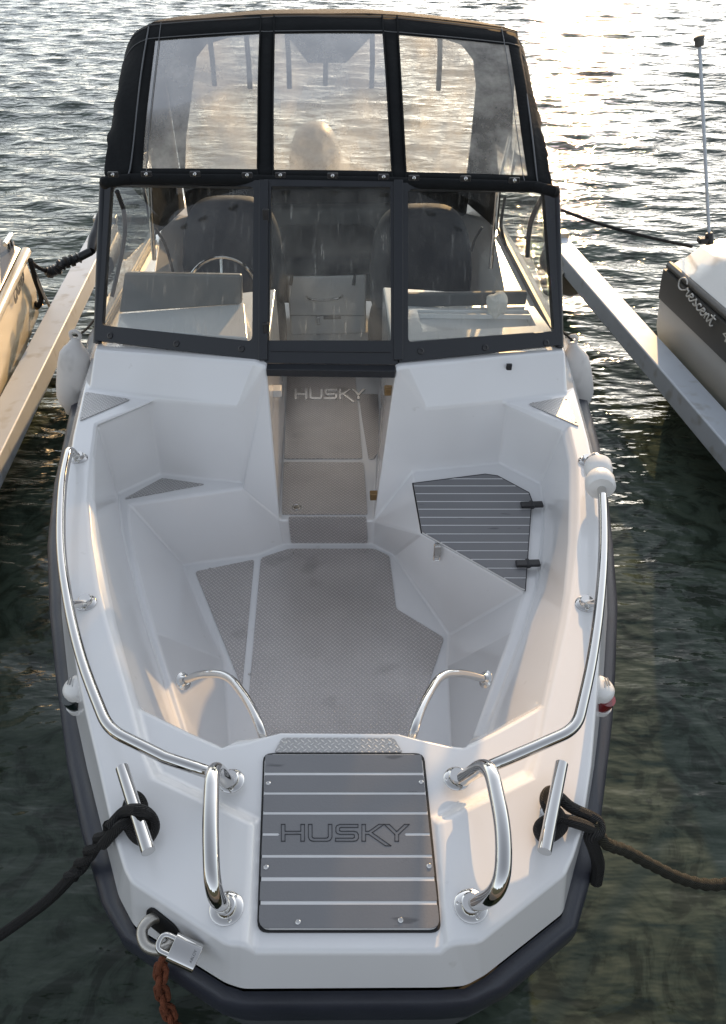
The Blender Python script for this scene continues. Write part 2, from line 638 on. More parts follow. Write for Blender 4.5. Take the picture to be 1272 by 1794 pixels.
def lathe(name, base, axis, prof, mat, parent=None, n=24, smooth='auto'):
    base, a = Vector(base), Vector(axis).normalized()
    ref = Vector((0, 0, 1)) if abs(a.z) < 0.9 else Vector((1, 0, 0))
    s = (ref - a * ref.dot(a)).normalized()
    t = a.cross(s)
    vs, fs = [], []
    for (r, h) in prof:
        for j in range(n):
            w = 2 * math.pi * j / n
            vs.append(base + a * h + (s * math.cos(w) + t * math.sin(w)) * max(r, 1e-5))
    for i in range(len(prof) - 1):
        for j in range(n):
            fs.append((i * n + j, i * n + (j + 1) % n, (i + 1) * n + (j + 1) % n, (i + 1) * n + j))
    fs.append(tuple(range(n - 1, -1, -1)))
    fs.append(tuple((len(prof) - 1) * n + j for j in range(n)))
    return obj(name, vs, fs, mat, parent, smooth=smooth, weld=True)


def screw(parent, p, r=0.005, nrm=(0, 0, 1), mat=None):
    return lathe('screw', Vector(p) - Vector(nrm) * 0.001, nrm, [(r, 0), (r, 0.0016), (r * 0.7, 0.0030), (r * 0.35, 0.0030), (r * 0.3, 0.0018), (0.0003, 0.0018)], mat or M['chrome'], parent, n=10)


def soft_block(name, c, size, mat, parent, e=4.0, n=28, m=18, axes=None, bend=None):
    """rounded cushion: a super-ellipsoid"""
    ax = axes or (BX, BY, Vector((0, 0, 1)))
    sg = lambda v, p: math.copysign(abs(v) ** p, v)
    vs, fs = [], []
    c = Vector(c)
    for i in range(m + 1):
        ph = -math.pi / 2 + math.pi * i / m
        for j in range(n):
            th = 2 * math.pi * j / n
            x = sg(math.cos(ph), 2 / e) * sg(math.cos(th), 2 / e) * size[0] / 2
            y = sg(math.cos(ph), 2 / e) * sg(math.sin(th), 2 / e) * size[1] / 2
            z = sg(math.sin(ph), 2 / e) * size[2] / 2
            if bend:
                x, y, z = bend(x, y, z)
            vs.append(c + ax[0] * x + ax[1] * y + ax[2] * z)
    for i in range(m):
        for j in range(n):
            fs.append((i * n + j, i * n + (j + 1) % n, (i + 1) * n + (j + 1) % n, (i + 1) * n + j))
    return obj(name, vs, fs, mat, parent, smooth=True, weld=True)


def structure(o):
    o['kind'] = 'structure'
    return o


# ------------------------------------------------------------------ the sea
def build_water():
    rng = np.random.RandomState(5)
    def axis(lo, hi, step, far):
        a = list(np.arange(lo, hi + 1e-6, step))
        s, x, left = step, lo, []
        while x > -far:
            s *= 1.35
            x -= s
            left.append(x)
        s, x, right = step, hi, []
        while x < far:
            s *= 1.35
            x += s
            right.append(x)
        return np.array(left[::-1] + a + right)
    xs = axis(-10.0, 11.0, 0.07, 3000)
    ys = axis(-1.5, 27.0, 0.06, 3000)
    X, Y = np.meshgrid(xs, ys)
    Z = np.zeros_like(X)
    for i in range(90):
        lam = 0.18 * (5.0 ** rng.rand())
        ang = R(-100) + rng.randn() * 0.38          # the wind ripples run towards the dock
        k = 2 * math.pi / lam
        amp = 0.0036 * lam ** 0.95
        Z += amp * np.sin(k * (math.cos(ang) * X + math.sin(ang) * Y) + rng.rand() * 6.28)
    shelter = np.clip((Y - 0.3) / 4.5, 0.55, 1.0)
    edge = np.clip((34 - np.hypot(X, Y - 8)) / 14, 0, 1)
    Z *= shelter * edge
    ny, nx = X.shape
    co = np.stack([X, Y, Z], -1).reshape(-1, 3)
    idx = np.arange(ny * nx).reshape(ny, nx)
    f = np.stack([idx[:-1, :-1], idx[:-1, 1:], idx[1:, 1:], idx[1:, :-1]], -1).reshape(-1, 4)
    me = bpy.data.meshes.new('water')
    me.vertices.add(len(co))
    me.vertices.foreach_set('co', co.astype(np.float32).ravel())
    me.loops.add(f.size)
    me.loops.foreach_set('vertex_index', f.astype(np.int32).ravel())
    me.polygons.add(len(f))
    me.polygons.foreach_set('loop_start', (np.arange(len(f)) * 4).astype(np.int32))
    me.polygons.foreach_set('use_smooth', np.ones(len(f), bool))
    me.update(calc_edges=True)
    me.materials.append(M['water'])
    o = bpy.data.objects.new('water', me)
    COL.objects.link(o)
    return structure(o)


build_water()

# the dock the camera stands on (just below the frame; it shows in the polished rails)
_dv, _df = [], []
for i in range(18):
    v, f = box_verts((0, -0.02 - 0.15 * i, 0.62), (6.5, 0, 0), (0, 0.066, 0), (0, 0, 0.02))
    _df += [tuple(k + len(_dv) for k in q) for q in f]
    _dv += v
structure(obj('dock', _dv, _df, M['wood'], None, bevel=0.004))
# wooded bank added unseen behind the dock, for dark reflections in the polished steel
_sx = [-60 + 4 * i for i in range(31)]
_sr = [(-2.6, -0.4), (-6, 0.7), (-12, 1.6), (-20, 5.0), (-32, 9.0), (-60, 10.0)]
_sv = [Vector((x, y + 0.8 * math.sin(x * 0.35), z * (1 + 0.22 * math.sin(x * 0.5 + y) + 0.15 * math.sin(x * 1.3)))) for (y, z) in _sr for x in _sx]
structure(obj('unseen_shore_bank', _sv, [(i * 31 + j, i * 31 + j + 1, (i + 1) * 31 + j + 1, (i + 1) * 31 + j) for i in range(5) for j in range(30)], M['bank'], None, smooth=True))

# ------------------------------------------------------------------ the boat: outline of the deck from bow to windscreen
boat = thing('motorboat', 'white open-bow motorboat with black canopy, moored bow towards the viewer', 'motorboat', BF(0, 0.6, 0.0))

PX = {}
PX['L'] = dict(
    A=[(171, 590), (150, 668), (129, 762), (116, 850), (112, 955), (118, 1076), (138, 1190), (151, 1250), (173, 1343), (198, 1457), (217, 1520), (229, 1544), (398, 1655), (429, 1656), (447, 1668)],
    B=[(168, 590), (144, 673), (121, 774), (105, 850), (104, 955), (108, 1076), (120, 1190), (132, 1250), (152, 1343), (180, 1457), (208, 1570), (235, 1622), (395, 1722), (425, 1732), (445, 1732)],
    C=[(155, 590), (132, 673), (112, 774), (95, 850), (83, 955), (87, 1076), (98, 1190), (106, 1250), (118, 1343), (142, 1457), (178, 1585), (212, 1648), (385, 1764), (420, 1771), (450, 1773)],
    F=[(272, 701), (168, 742), (160, 801), (153, 877), (158, 950), (170, 1029), (187, 1092), (229, 1237)],
    G=[(262, 708), (172, 750), (166, 801), (166, 877), (175, 950), (190, 1029), (203, 1092), (243, 1240)],
    Mo=[(250, 1319), (267, 1361), (440, 1442)],
    Mi=[(263, 1317), (284, 1355), (454, 1437)],
    lip=[(332, 1284), (388, 1308), (420, 1303), (467, 1288), (492, 1281)],
    cto=(166, 614), cti=(447, 637), cbo=(158, 682), k0=(417, 713), k1=(467, 643),
    h0=(281, 830), hb=(429, 846), hc=(422, 855), hz=-0.36,
    Ho=[(206, 865), (210, 895), (214, 930), (222, 970), (240, 1040), (258, 1105), (318, 1290)],
    Hi=[(226, 884), (226, 905), (229, 938), (237, 976), (255, 1045), (273, 1108), (332, 1290)],
    b=[(321, 990), (325, 1003), (331, 1018), (341, 1042), (361, 1090), (392, 1155)],
    b0=(498, 953), b1=(452, 972), a0=(490, 912))
PX['R'] = dict(
    A=[(989, 605), (1005, 680), (1030, 770), (1047, 850), (1056, 955), (1055, 1076), (1048, 1190), (1043, 1260), (1036, 1343), (1019, 1457), (1005, 1500), (991, 1530), (840, 1651), (790, 1654), (773, 1668)],
    B=[(992, 615), (1012, 690), (1036, 780), (1053, 850), (1062, 955), (1064, 1076), (1057, 1190), (1050, 1262), (1041, 1343), (1023, 1457), (1004, 1530), (986, 1600), (850, 1708), (815, 1727), (770, 1730)],
    C=[(1005, 620), (1026, 690), (1050, 780), (1063, 850), (1074, 955), (1082, 1060), (1078, 1180), (1073, 1262), (1064, 1343), (1050, 1457), (1034, 1545), (1010, 1632), (890, 1735), (825, 1766), (770, 1771)],
    F=[(880, 703), (996, 744), (1012, 811), (1013, 877), (1012, 950), (1003, 1029), (994, 1092), (962, 1240)],
    G=[(888, 712), (985, 757), (997, 811), (998, 877), (996, 950), (988, 1040), (979, 1092), (950, 1236)],
    Mo=[(948, 1319), (934, 1361), (771, 1440)],
    Mi=[(936, 1315), (921, 1352), (757, 1433)],
    lip=[(868, 1282), (814, 1308), (788, 1305), (734, 1293), (698, 1283)],
    cto=(989, 615), cti=(712, 642), cbo=(991, 690), k0=(745, 716), k1=(694, 645),
    h0=(875, 811), hb=(723, 826), hc=(737, 936), hz=-0.28,
    Ho=[(947, 848), (952, 890), (951, 930), (949, 965), (940, 1032), (917, 1105), (848, 1290)],
    Hi=[None, None, None, None, (918, 1037), (896, 1106), (828, 1290)],
    b=[None, None, None, None, (788, 1112), (783, 1165)],
    b0=(652, 953), b1=(690, 972), a0=(655, 913))

V = {}
FLOOR, AISLE = D - 0.65, D - 0.50


def setv(k, p):
    V[k] = p
    return k


for s, q in PX.items():
    sg = -1 if s == 'L' else 1
    for i, p in enumerate(q['A']):
        setv(s + f'A{i}', U(*p, D - (0.02 if i == 14 else 0)))
    for i, p in enumerate(q['B']):
        setv(s + f'B{i}', U(*p, D - 0.12))
    for i, p in enumerate(q['C']):
        setv(s + f'C{i}', U(*p, D - 0.20))
    for i, p in enumerate(q['F']):
        setv(s + f'F{i}', U(*p, D))
    for i, p in enumerate(q['G']):
        setv(s + f'G{i}', U(*p, D - 0.02))
    for i, p in enumerate(q['Mo']):
        setv(s + f'Mo{i}', U(*p, D))
    for i, p in enumerate(q['Mi']):
        setv(s + f'Mi{i}', U(*p, D - 0.02))
    for i, p in enumerate(q['lip']):
        setv(s + f'lip{i}', U(*p, D - 0.02))
    setv(s + 'cto', U(*q['cto'], D + 0.10))
    setv(s + 'cti', U(*q['cti'], D + 0.17))
    setv(s + 'cbo', U(*q['cbo'], D))
    setv(s + 'k0', U(*q['k0'], D))
    setv(s + 'k1', U(*q['k1'], D + 0.17))
    for k in ('h0', 'hb', 'hc'):
        setv(s + k, U(*q[k], D + q['hz']))
    for i, p in enumerate(q['Ho']):
        setv(s + f'Ho{i}', U(*p, D + q['hz']))
    for i, p in enumerate(q['Hi']):
        if p:
            setv(s + f'Hi{i}', U(*p, D + q['hz']))
    for i, p in enumerate(q['b']):
        if p:
            setv(s + f'b{i}', U(*p, FLOOR))
    setv(s + 'b0x', U(*q['b0'], FLOOR))
    setv(s + 'b1x', U(*q['b1'], FLOOR))
    setv(s + 'a0', U(*q['a0'], AISLE))
    setv(s + 'b6', BF(sg * 0.34, 1.20, FLOOR))
    setv(s + 'b7', BF(sg * 0.13, 1.06, FLOOR))
    # towards the stern
    setv(s + 'kA', BF(sg * 0.24, 3.30, D + 0.15))
    setv(s + 'aA', BF(sg * 0.24, 3.30, AISLE))
    setv(s + 'cA', BF(sg * 0.80, 3.30, AISLE))
    setv(s + 'cB', BF(sg * 0.80, 3.30, D + 0.10))
    setv(s + 'cC', BF(sg * 0.80, 5.70, AISLE))
    setv(s + 'cD', BF(sg * 0.80, 5.70, D - 0.13))
    setv(s + 'gA', BF(sg * 1.02, 4.4, D))
    setv(s + 'gB', BF(sg * 0.98, 5.9, D - 0.12))
    setv(s + 'hA', BF(sg * 1.08, 4.4, D - 0.12))
    setv(s + 'hB', BF(sg * 1.04, 5.9, D - 0.20))
    setv(s + 'sA', BF(sg * 0.93, 4.4, D + 0.06))
    setv(s + 'sB', BF(sg * 0.90, 5.9, D - 0.12))

FACES = []
for s in 'LR':
    f = lambda *k: FACES.append([s + x for x in k])
    # cowl under the windscreen
    f('cto', 'cti', 'k0', 'F0', 'cbo')
    f('cti', 'k1', 'k0')
    f('A0', 'cto', 'cbo', 'A1')
    f('A1', 'cbo', 'F0', 'F1', 'A2')
    # side decks
    f('A2', 'A3', 'F3', 'F2', 'F1')
    f('A3', 'A4', 'F4', 'F3')
    f('A4', 'A5', 'F6', 'F5', 'F4')
    f('A5', 'A6', 'A7', 'F7', 'F6')
    f('F7', *[f'A{i}' for i in range(7, 14)], 'Mo2', 'Mo1', 'Mo0')
    f('F7', 'Mo0', 'Mi0', 'G7')
    f('Mo0', 'Mo1', 'Mi1', 'Mi0')
    f('Mo1', 'Mo2', 'Mi2', 'Mi1')
    f('Mo2', 'A13', 'A14', 'Mi2')
    for i in range(7):
        f(f'F{i}', f'F{i+1}', f'G{i+1}', f'G{i}')
    for i in range(14):
        f(f'A{i}', f'A{i+1}', f'B{i+1}', f'B{i}')
    # walls of the bow cockpit
    f('F0', 'k0', 'hb', 'h0', 'G0')
    f('G0', 'h0', 'Ho0', 'G1')
    for i in range(1, 7):
        f(f'G{i}', f'G{i+1}', f'Ho{i}', f'Ho{i-1}')
    f('k0', 'k1', 'hb')
    f('b0x', 'b1x', 'hc', 'a0')
    if s == 'L':
        f('k1', 'a0', 'hc', 'hb')
        f('h0', 'hb', 'hc', 'Hi0', 'Ho0')
        for i in range(6):
            f(f'Ho{i}', f'Ho{i+1}', f'Hi{i+1}', f'Hi{i}')
        f('hc', 'b1x', 'b0', 'Hi0')
        for i in range(5):
            f(f'Hi{i}', f'Hi{i+1}', f'b{i+1}', f'b{i}')
        f('Hi5', 'Hi6', 'b6', 'b5')
    else:
        f('k1', 'a0', 'hb')
        f('hb', 'a0', 'hc')
        f('h0', 'hb', 'hc', 'Hi4', 'Ho4', 'Ho3', 'Ho2', 'Ho1', 'Ho0')
        for i in (4, 5):
            f(f'Ho{i}', f'Ho{i+1}', f'Hi{i+1}', f'Hi{i}')
        f('hc', 'b1x', 'b4', 'Hi4')
        f('Hi4', 'Hi5', 'b5', 'b4')
        f('Hi5', 'Hi6', 'b6', 'b5')
    # the bulkhead under the fore deck
    f('G7', 'Ho6', 'Hi6', 'lip1', 'lip0')
    f('Hi6', 'b6', 'lip1')
    f('lip1', 'b6', 'b7', 'lip4', 'lip3', 'lip2')
    # consoles and cockpit behind the windscreen
    f('k1', 'kA', 'aA', 'a0')
    f('k1', 'cti', 'cto', 'cB', 'kA')
    f('kA', 'cB', 'cA', 'aA')
    f('cA', 'cB', 'sA', 'sB', 'cD', 'cC')
    f('cto', 'sA', 'cB')
    f('A0', 'gA', 'sA', 'cto')
    f('gA', 'gB', 'sB', 'sA')
    f('A0', 'B0', 'hA', 'gA')
    f('gA', 'hA', 'hB', 'gB')
FACES.append(['LG7', 'Llip0', 'Llip1', 'Llip2', 'Llip3', 'Llip4', 'Rlip4', 'Rlip3', 'Rlip2', 'Rlip1', 'Rlip0', 'RG7', 'RMi0', 'RMi1', 'RMi2', 'RA14', 'LA14', 'LMi2', 'LMi1', 'LMi0'])
FACES.append(['LA14', 'RA14', 'RB14', 'LB14'])
FACES.append(['Llip4', 'Lb7', 'Rb7', 'Rlip4'])
FACES.append(['Lb0x', 'Lb1x', 'Lb0', 'Lb1', 'Lb2', 'Lb3', 'Lb4', 'Lb5', 'Lb6', 'Lb7', 'Rb7', 'Rb6', 'Rb5', 'Rb4', 'Rb1x', 'Rb0x'])
FACES.append(['La0', 'Lb0x', 'Rb0x', 'Ra0'])
FACES.append(['La0', 'Ra0', 'RaA', 'LaA'])
FACES.append(['LaA', 'RaA', 'RcA', 'RcC', 'LcC', 'LcA'])
FACES.append(['LcC', 'RcC', 'RcD', 'LcD'])
FACES.append(['LcD', 'RcD', 'RsB', 'RgB', 'RhB', 'LhB', 'LgB', 'LsB'])
keys = list(V)
ix = {k: i for i, k in enumerate(keys)}
deck = obj('deck_moulding', [V[k] for k in keys], [[ix[k] for k in f] for f in FACES], M['gel'], boat, bevel=0.014, seg=3, angle=9)


# rubber collar and hull below it
def collar():
    left = [f'LB{i}' for i in range(15)]
    right = [f'RB{i}' for i in range(14, -1, -1)]
    ring = ['LhB', 'LhA'] + left + right + ['RhA', 'RhB']
    top = [V[k] for k in ring]
    out = []
    for k in ring:
        if k[1] == 'B':
            out.append(V[k[0] + 'C' + k[2:]])
        else:
            out.append(V[k] + BX * (0.085 if k[0] == 'R' else -0.085) + Vector((0, 0, -0.08)))
    n = len(ring)
    cen = BF(0, 3.0, 0)
    rows = [[p + Vector((0, 0, 0.004)) for p in top]]
    for (a, dz) in ((0.0, -0.045), (0.55, -0.052), (0.86, -0.060), (1.0, -0.080), (0.99, -0.105), (0.90, -0.135), (0.70, -0.150)):
        r = []
        for t, o in zip(top, out):
            p = t.lerp(o, a)
            r.append(Vector((p.x, p.y, D - 0.12 + dz)))
        rows.append(r)
    # a clean edge against the white moulding: tuck the first row inwards
    rows[0] = [Vector((p.x, p.y, D - 0.135)) for p in top]
    vs = [p for r in rows for p in r]
    fs = [(i * n + j, i * n + j + 1, (i + 1) * n + j + 1, (i + 1) * n + j) for i in range(len(rows) - 1) for j in range(n - 1)]
    obj('rubbing_collar', vs, fs, M['rubber'], boat, smooth=True)
    # hull sides down into the water
    hr = [rows[-1]]
    for (sc, z) in ((0.95, D - 0.45), (0.86, 0.22), (0.74, 0.0), (0.35, -0.35)):
        r = []
        for p in rows[-1]:
            c = Vector((xc(p.y), max(p.y, 1.3), 0))
            w = c.lerp(Vector((p.x, p.y, 0)), sc)
            r.append(Vector((w.x, w.y, z)))
        hr.append(r)
    vs = [p for r in hr for p in r]
    fs = [(i * n + j, i * n + j + 1, (i + 1) * n + j + 1, (i + 1) * n + j) for i in range(len(hr) - 1) for j in range(n - 1)]
    fs.append(tuple(i * n for i in range(len(hr))) + tuple(i * n + n - 1 for i in range(len(hr) - 1, -1, -1)))
    obj('hull', vs, fs, M['hull'], boat, smooth='auto')


collar()


# ------------------------------------------------------------------ floor and tread plates
def pxplate(name, pts, z, mat, rad=0.012, thick=0.004, parent=None, rivets=(), lift=0.005):
    top = round_poly([U(x, y, z + lift) for x, y in pts], rad)
    o = plate(name, top, thick, mat, parent or boat, bevel=0.0008)
    for (x, y) in rivets:
        screw(o, U(x, y, z + lift), 0.0045, mat=M['steel'])
    return o


pxplate('floor_plate', [(457, 977), (506, 961), (655, 961), (682, 973), (694, 1066), (778, 1117), (722, 1282), (600, 1420), (470, 1330), (436, 1222)], FLOOR, M['tread'], 0.015,
        rivets=[(514, 969), (640, 968), (459, 1058), (690, 1062), (771, 1121), (437, 1180)])
pxplate('floor_plate', [(342, 1001), (445, 980), (424, 1203)], FLOOR, M['tread'], 0.014, rivets=[(350, 1003), (368, 996), (439, 984), (421, 1190)])
pxplate('aisle_plate', [(504, 640), (621, 640), (635, 803), (498, 803)], AISLE, M['tread'])
pxplate('aisle_plate', [(497, 809), (637, 810), (644, 901), (494, 901)], AISLE, M['tread'])
pxplate('aisle_side_plate', [(474, 690), (495, 690), (490, 802), (483, 802)], AISLE, M['tread'])
pxplate('aisle_side_plate', [(628, 690), (662, 690), (664, 725), (662, 792), (655, 804), (646, 804)], AISLE, M['tread'])
lathe('drain_cap', U(520, 889, AISLE + 0.005), (0, 0, 1), [(0.020, 0), (0.020, 0.003), (0.016, 0.005), (0.014, 0.003), (0.001, 0.003)], M['steel'], boat)
# riser between the aisle and the bow floor
_p0, _q0 = (V['La0'] + V['Lb0x']) / 2, (V['Ra0'] + V['Rb0x']) / 2
_rn = (V['Ra0'] - V['La0']).cross(V['Lb0x'] - V['La0']).normalized()
if _rn.y > 0:
    _rn = -_rn
_rp = [UP(x, y, V['La0'] + _rn * 0.006, _rn) for x, y in ((505, 906), (642, 906), (644, 952), (510, 952))]
_rpo = plate('riser_plate', round_poly(_rp, 0.012), 0.004, M['tread_riser'], boat, bevel=0.0008, normal=_rn)
for x, y in ((516, 948), (638, 948)):
    screw(_rpo, UP(x, y, V['La0'] + _rn * 0.006, _rn), 0.0045, nrm=_rn, mat=M['steel'])
pxplate('tread_plate', [(149, 686), (229, 699), (139, 737)], D, M['tread_fine'], 0.014, rivets=[(153, 690), (220, 699), (143, 731)])
pxplate('tread_plate', [(925, 707), (994, 694), (1015, 747)], D, M['tread_fine'], 0.014, rivets=[(934, 706), (992, 699), (1009, 739)])
pxplate('tread_plate', [(217, 874), (284, 837), (359, 848)], D - 0.36, M['tread_fine'], 0.010, rivets=[(228, 869), (285, 841), (350, 848)])
pxplate('step_plate', [(494, 1292), (690, 1292), (706, 1318), (480, 1318)], D - 0.02, M['tread_fine'], 0.008, rivets=[(500, 1301), (683, 1301)])

# ------------------------------------------------------------------ lettering
GLYPH = {
    'H': (1.13, [(0, 0), (.18, 0), (.18, .41), (.95, .41), (.95, 0), (1.13, 0), (1.13, 1), (.95, 1), (.95, .59), (.18, .59), (.18, 1), (0, 1)]),
    'U': (1.15, [(0, 1), (0, .25), (.05, .1), (.13, .03), (.25, 0), (.9, 0), (1.02, .03), (1.1, .1), (1.15, .25), (1.15, 1), (.97, 1), (.97, .28), (.94, .21), (.87, .18), (.28, .18), (.21, .21), (.18, .28), (.18, 1)]),
    'S': (1.12, [(0, 0), (.9, 0), (1.05, .05), (1.12, .18), (1.12, .40), (1.05, .54), (.9, .59), (.28, .59), (.2, .63), (.2, .78), (.28, .82), (1.1, .82), (1.1, 1), (.22, 1), (.08, .94), (.02, .82), (.02, .59), (.08, .46), (.22, .41), (.85, .41), (.93, .37), (.93, .23), (.85, .18), (0, .18)]),
    'K': (1.05, [(0, 0), (.18, 0), (.18, .41), (.34, .41), (1.15, -.27), (1.42, -.27), (.50, .51), (1.08, 1), (.82, 1), (.34, .59), (.18, .59), (.18, 1), (0, 1)]),
    'Y': (1.2, [(0, 1), (.52, .40), (.52, 0), (.70, 0), (.70, .40), (1.22, 1), (.98, 1), (.61, .58), (.25, 1)]),
}
WORD = [('H', 0), ('U', 1.32), ('S', 2.64), ('K', 3.93), ('Y', 5.02)]
WORD_W = 6.24


def outline_letters(parent, place, width, mat):
    for ch, off in WORD:
        P = [place(off + x, y) for x, y in GLYPH[ch][1]]
        n = len(P)
        vs, fs = [], []
        for i in range(n):
            a, b = P[i], P[(i + 1) % n]
            t = (b - a).normalized()
            s = Vector((-t.y, t.x, 0)) * width / 2
            e = t * width * 0.35
            z = Vector((0, 0, 0.0012))
            k = len(vs)
            vs += [a - e + s, a - e - s, b + e - s, b + e + s]
            vs += [a - e + s + z, a - e - s + z, b + e - s + z, b + e + s + z]
            fs += [(k + 4, k + 5, k + 6, k + 7), (k, k + 1, k + 5, k + 4), (k + 1, k + 2, k + 6, k + 5), (k + 2, k + 3, k + 7, k + 6), (k + 3, k, k + 4, k + 7)]
        obj('letter', vs, fs, mat, parent)


def solid_letters(parent, place, thick, mat, nrm=(0, 0, 1)):
    for ch, off in WORD:
        plate('letter', [place(off + x, y) for x, y in GLYPH[ch][1]], thick, mat, parent, bevel=0, normal=nrm)


_ap = [c for c in boat.children if c.name.startswith('aisle_plate')][0]
solid_letters(_ap, lambda x, y: U(516 + x / WORD_W * 124, 699 - y * 18, AISLE + 0.008), 0.003, M['bright'])

# ------------------------------------------------------------------ fore hatch with its deck strips
HZ = D - 0.02


def hatch_x(y):
    t = (y - 1321) / 303.0
    return 465 - 12 * t, 738 + 33 * t


hatch = plate('fore_hatch', round_poly([U(464, 1321, HZ + .010), U(739, 1321, HZ + .010), U(770, 1627, HZ + .010), U(455, 1627, HZ + .010)], 0.020), 0.018, M['deck_gap'], boat, bevel=0.002)
plate('gasket', round_poly([U(461, 1319, HZ + .004), U(743, 1319, HZ + .004), U(775, 1633, HZ + .004), U(450, 1633, HZ + .004)], 0.022), 0.010, M['gasket'], hatch, bevel=0.001)
_rows = [(1322, 1353), (1358, 1387.5), (1392, 1422), (1427, 1497), (1502.5, 1536), (1543.5, 1578), (1585, 1626)]
for (y0, y1) in _rows:
    l0, r0 = hatch_x(y0)
    l1, r1 = hatch_x(y1)
    zt = HZ + 0.0112
    if y1 == 1626:
        pts = round_poly([U(l0, y0, zt), U(r0, y0, zt), U(r1, y1, zt), U(l1, y1, zt)], 0.003, 2)
        corner = round_poly([U(l0, y0, zt), U(r0, y0, zt), U(r1, y1, zt), U(l1, y1, zt)], 0.020, 5)
        pts = pts[:6] + corner[12:]
    else:
        pts = round_poly([U(l0, y0, zt), U(r0, y0, zt), U(r1, y1, zt), U(l1, y1, zt)], 0.003, 2)
    if y0 == 1427:      # the wide strip that carries the name has a slot at each end
        ya, yb = 1459, 1464
        la, ra = hatch_x(ya)
        lb, rb = hatch_x(yb)
        pts = [U(l0, y0, zt), U(r0, y0, zt), U(ra, ya, zt), U(711, ya, zt), U(709, 1461.5, zt), U(711, yb, zt), U(rb, yb, zt), U(r1, y1, zt), U(l1, y1, zt),
               U(lb, yb, zt), U(487, yb, zt), U(490, 1461.5, zt), U(487, ya, zt), U(la, ya, zt)]
    o = plate('deck_strip', pts, 0.003, M['deck_grey'], hatch, bevel=0)
outline_letters(hatch, lambda x, y: U(493 + x / WORD_W * 224, 1474 - y * 29.5, HZ + 0.0108), 0.0018, M['groove'])
for x, y in ((470, 1372), (738, 1370), (466, 1519), (752, 1517), (522, 1615), (702, 1612)):
    screw(hatch, U(x, y, HZ + 0.0115), 0.0055)

# ------------------------------------------------------------------ side locker lid
LZ = D - 0.28
lid_px = [(725, 847), (850, 831), (872, 834), (926, 863), (931, 876), (920, 1031), (914, 1029), (740, 931)]


def clip_y(poly, lo, hi):
    def half(p, keep, y):
        out = []
        for i in range(len(p)):
            a, b = p[i], p[(i + 1) % len(p)]
            ia, ib = keep(a[1]), keep(b[1])
            if ia:
                out.append(a)
            if ia != ib:
                t = (y - a[1]) / (b[1] - a[1])
                out.append((a[0] + (b[0] - a[0]) * t, y))
        return out
    p = half(poly, lambda v: v >= lo, lo)
    return half(p, lambda v: v <= hi, hi) if p else p


lid = plate('locker_lid', [U(x, y, LZ + 0.016) for x, y in lid_px], 0.012, M['deck_gap'], boat, bevel=0.001)
_cx = sum(p[0] for p in lid_px) / len(lid_px)
_cy = sum(p[1] for p in lid_px) / len(lid_px)
plate('lid_seal', [U(_cx + (x - _cx) * 1.022, _cy + (y - _cy) * 1.02, LZ + 0.009) for x, y in lid_px], 0.008, M['gasket'], lid, bevel=0.001)
_cuts = [826, 838.6, 851, 864.6, 878.4, 891.8, 906, 920, 935, 949.6, 964.5, 979.6, 995, 1012, 1034]
for a, b in zip(_cuts[:-1], _cuts[1:]):
    p = clip_y(lid_px, a + 0.9, b - 0.9)
    q = []
    for v in p:
        if not q or math.hypot(v[0] - q[-1][0], v[1] - q[-1][1]) > 0.5:
            q.append(v)
    if len(q) >= 3:
        plate('deck_strip', [U(x, y, LZ + 0.0172) for x, y in q], 0.003, M['deck_grey'], lid, bevel=0)
for (x, y) in ((932, 884), (925, 987)):
    c = U(x, y, LZ + 0.026)
    h = box('hinge', c, (0.085, 0.030, 0.012), M['plastic'], lid, bevel=0.004)
    tube('pin', [c + BY * -0.017, c + BY * 0.017], 0.008, M['plastic'], h, n=10)
# hanging latch on the locker front
_lt = U(768, 955, LZ - 0.01)
_latch = box('latch', U(766, 962, LZ - 0.02) + Vector((0, -0.012, 0)), (0.024, 0.012, 0.055), M['steel'], boat, bevel=0.003)
tube('latch_loop', fillet([U(762, 952, LZ + 0.0), U(772, 952, LZ + 0.0), U(770, 982, LZ - 0.06), U(760, 982, LZ - 0.06), U(762, 953, LZ + 0.0)], 0.006), 0.0028, M['chrome'], _latch, n=8)


# ------------------------------------------------------------------ rails, hoops, cleats
def flange(parent, p, r=0.030, nrm=(0, 0, 1)):
    n = Vector(nrm)
    fl = lathe('flange', Vector(p), n, [(r, 0), (r, 0.003), (r * 0.92, 0.0055), (r * 0.66, 0.0075), (r * 0.60, 0.020), (r * 0.52, 0.022)], M['chrome'], parent, n=24)
    return fl


def flange_screws(rail, p, r=0.030, a0=0.4):
    for k in range(3):
        a = a0 + k * 2.094
        screw(rail, Vector(p) + Vector((math.cos(a), math.sin(a), 0)) * r * 0.78 + Vector((0, 0, 0.0055)), 0.0042)


RZ = D + 0.085
lr = [U(137, 803, D), U(122, 786, RZ - 0.01), U(110, 850, RZ), U(107, 950, RZ), U(119, 1050, RZ), U(145, 1160, RZ), U(190, 1278, RZ), U(290, 1328, RZ + .002), U(363, 1352, RZ - .005), U(404, 1368, D)]
def rail_path(pts):
    # curved side run, rounded corners at both ends
    mid = catmull([pts[1]] + pts[2:7], 6)
    return fillet([pts[0], pts[1]], 0.02)[:1] + fillet([pts[0], mid[0], mid[2]], 0.03, 5)[1:-1] + mid[2:-3] + fillet([mid[-4], pts[6], pts[7]], 0.045, 8)[1:-1] + fillet([pts[7], pts[8], pts[9]], 0.04, 6)


rail = tube('bow_rail', rail_path(lr), 0.0140, M['chrome'], boat, n=18)
for p, a in ((U(139, 804, D), 0.3), (U(405, 1369, D), 0.7)):
    flange(rail, p)
    flange_screws(rail, p, a0=a)
st = U(151, 1057, D)
flange(rail, st)
flange_screws(rail, st)
tube('stanchion', [st, U(124, 1058, RZ)], 0.0115, M['chrome'], rail, n=14)

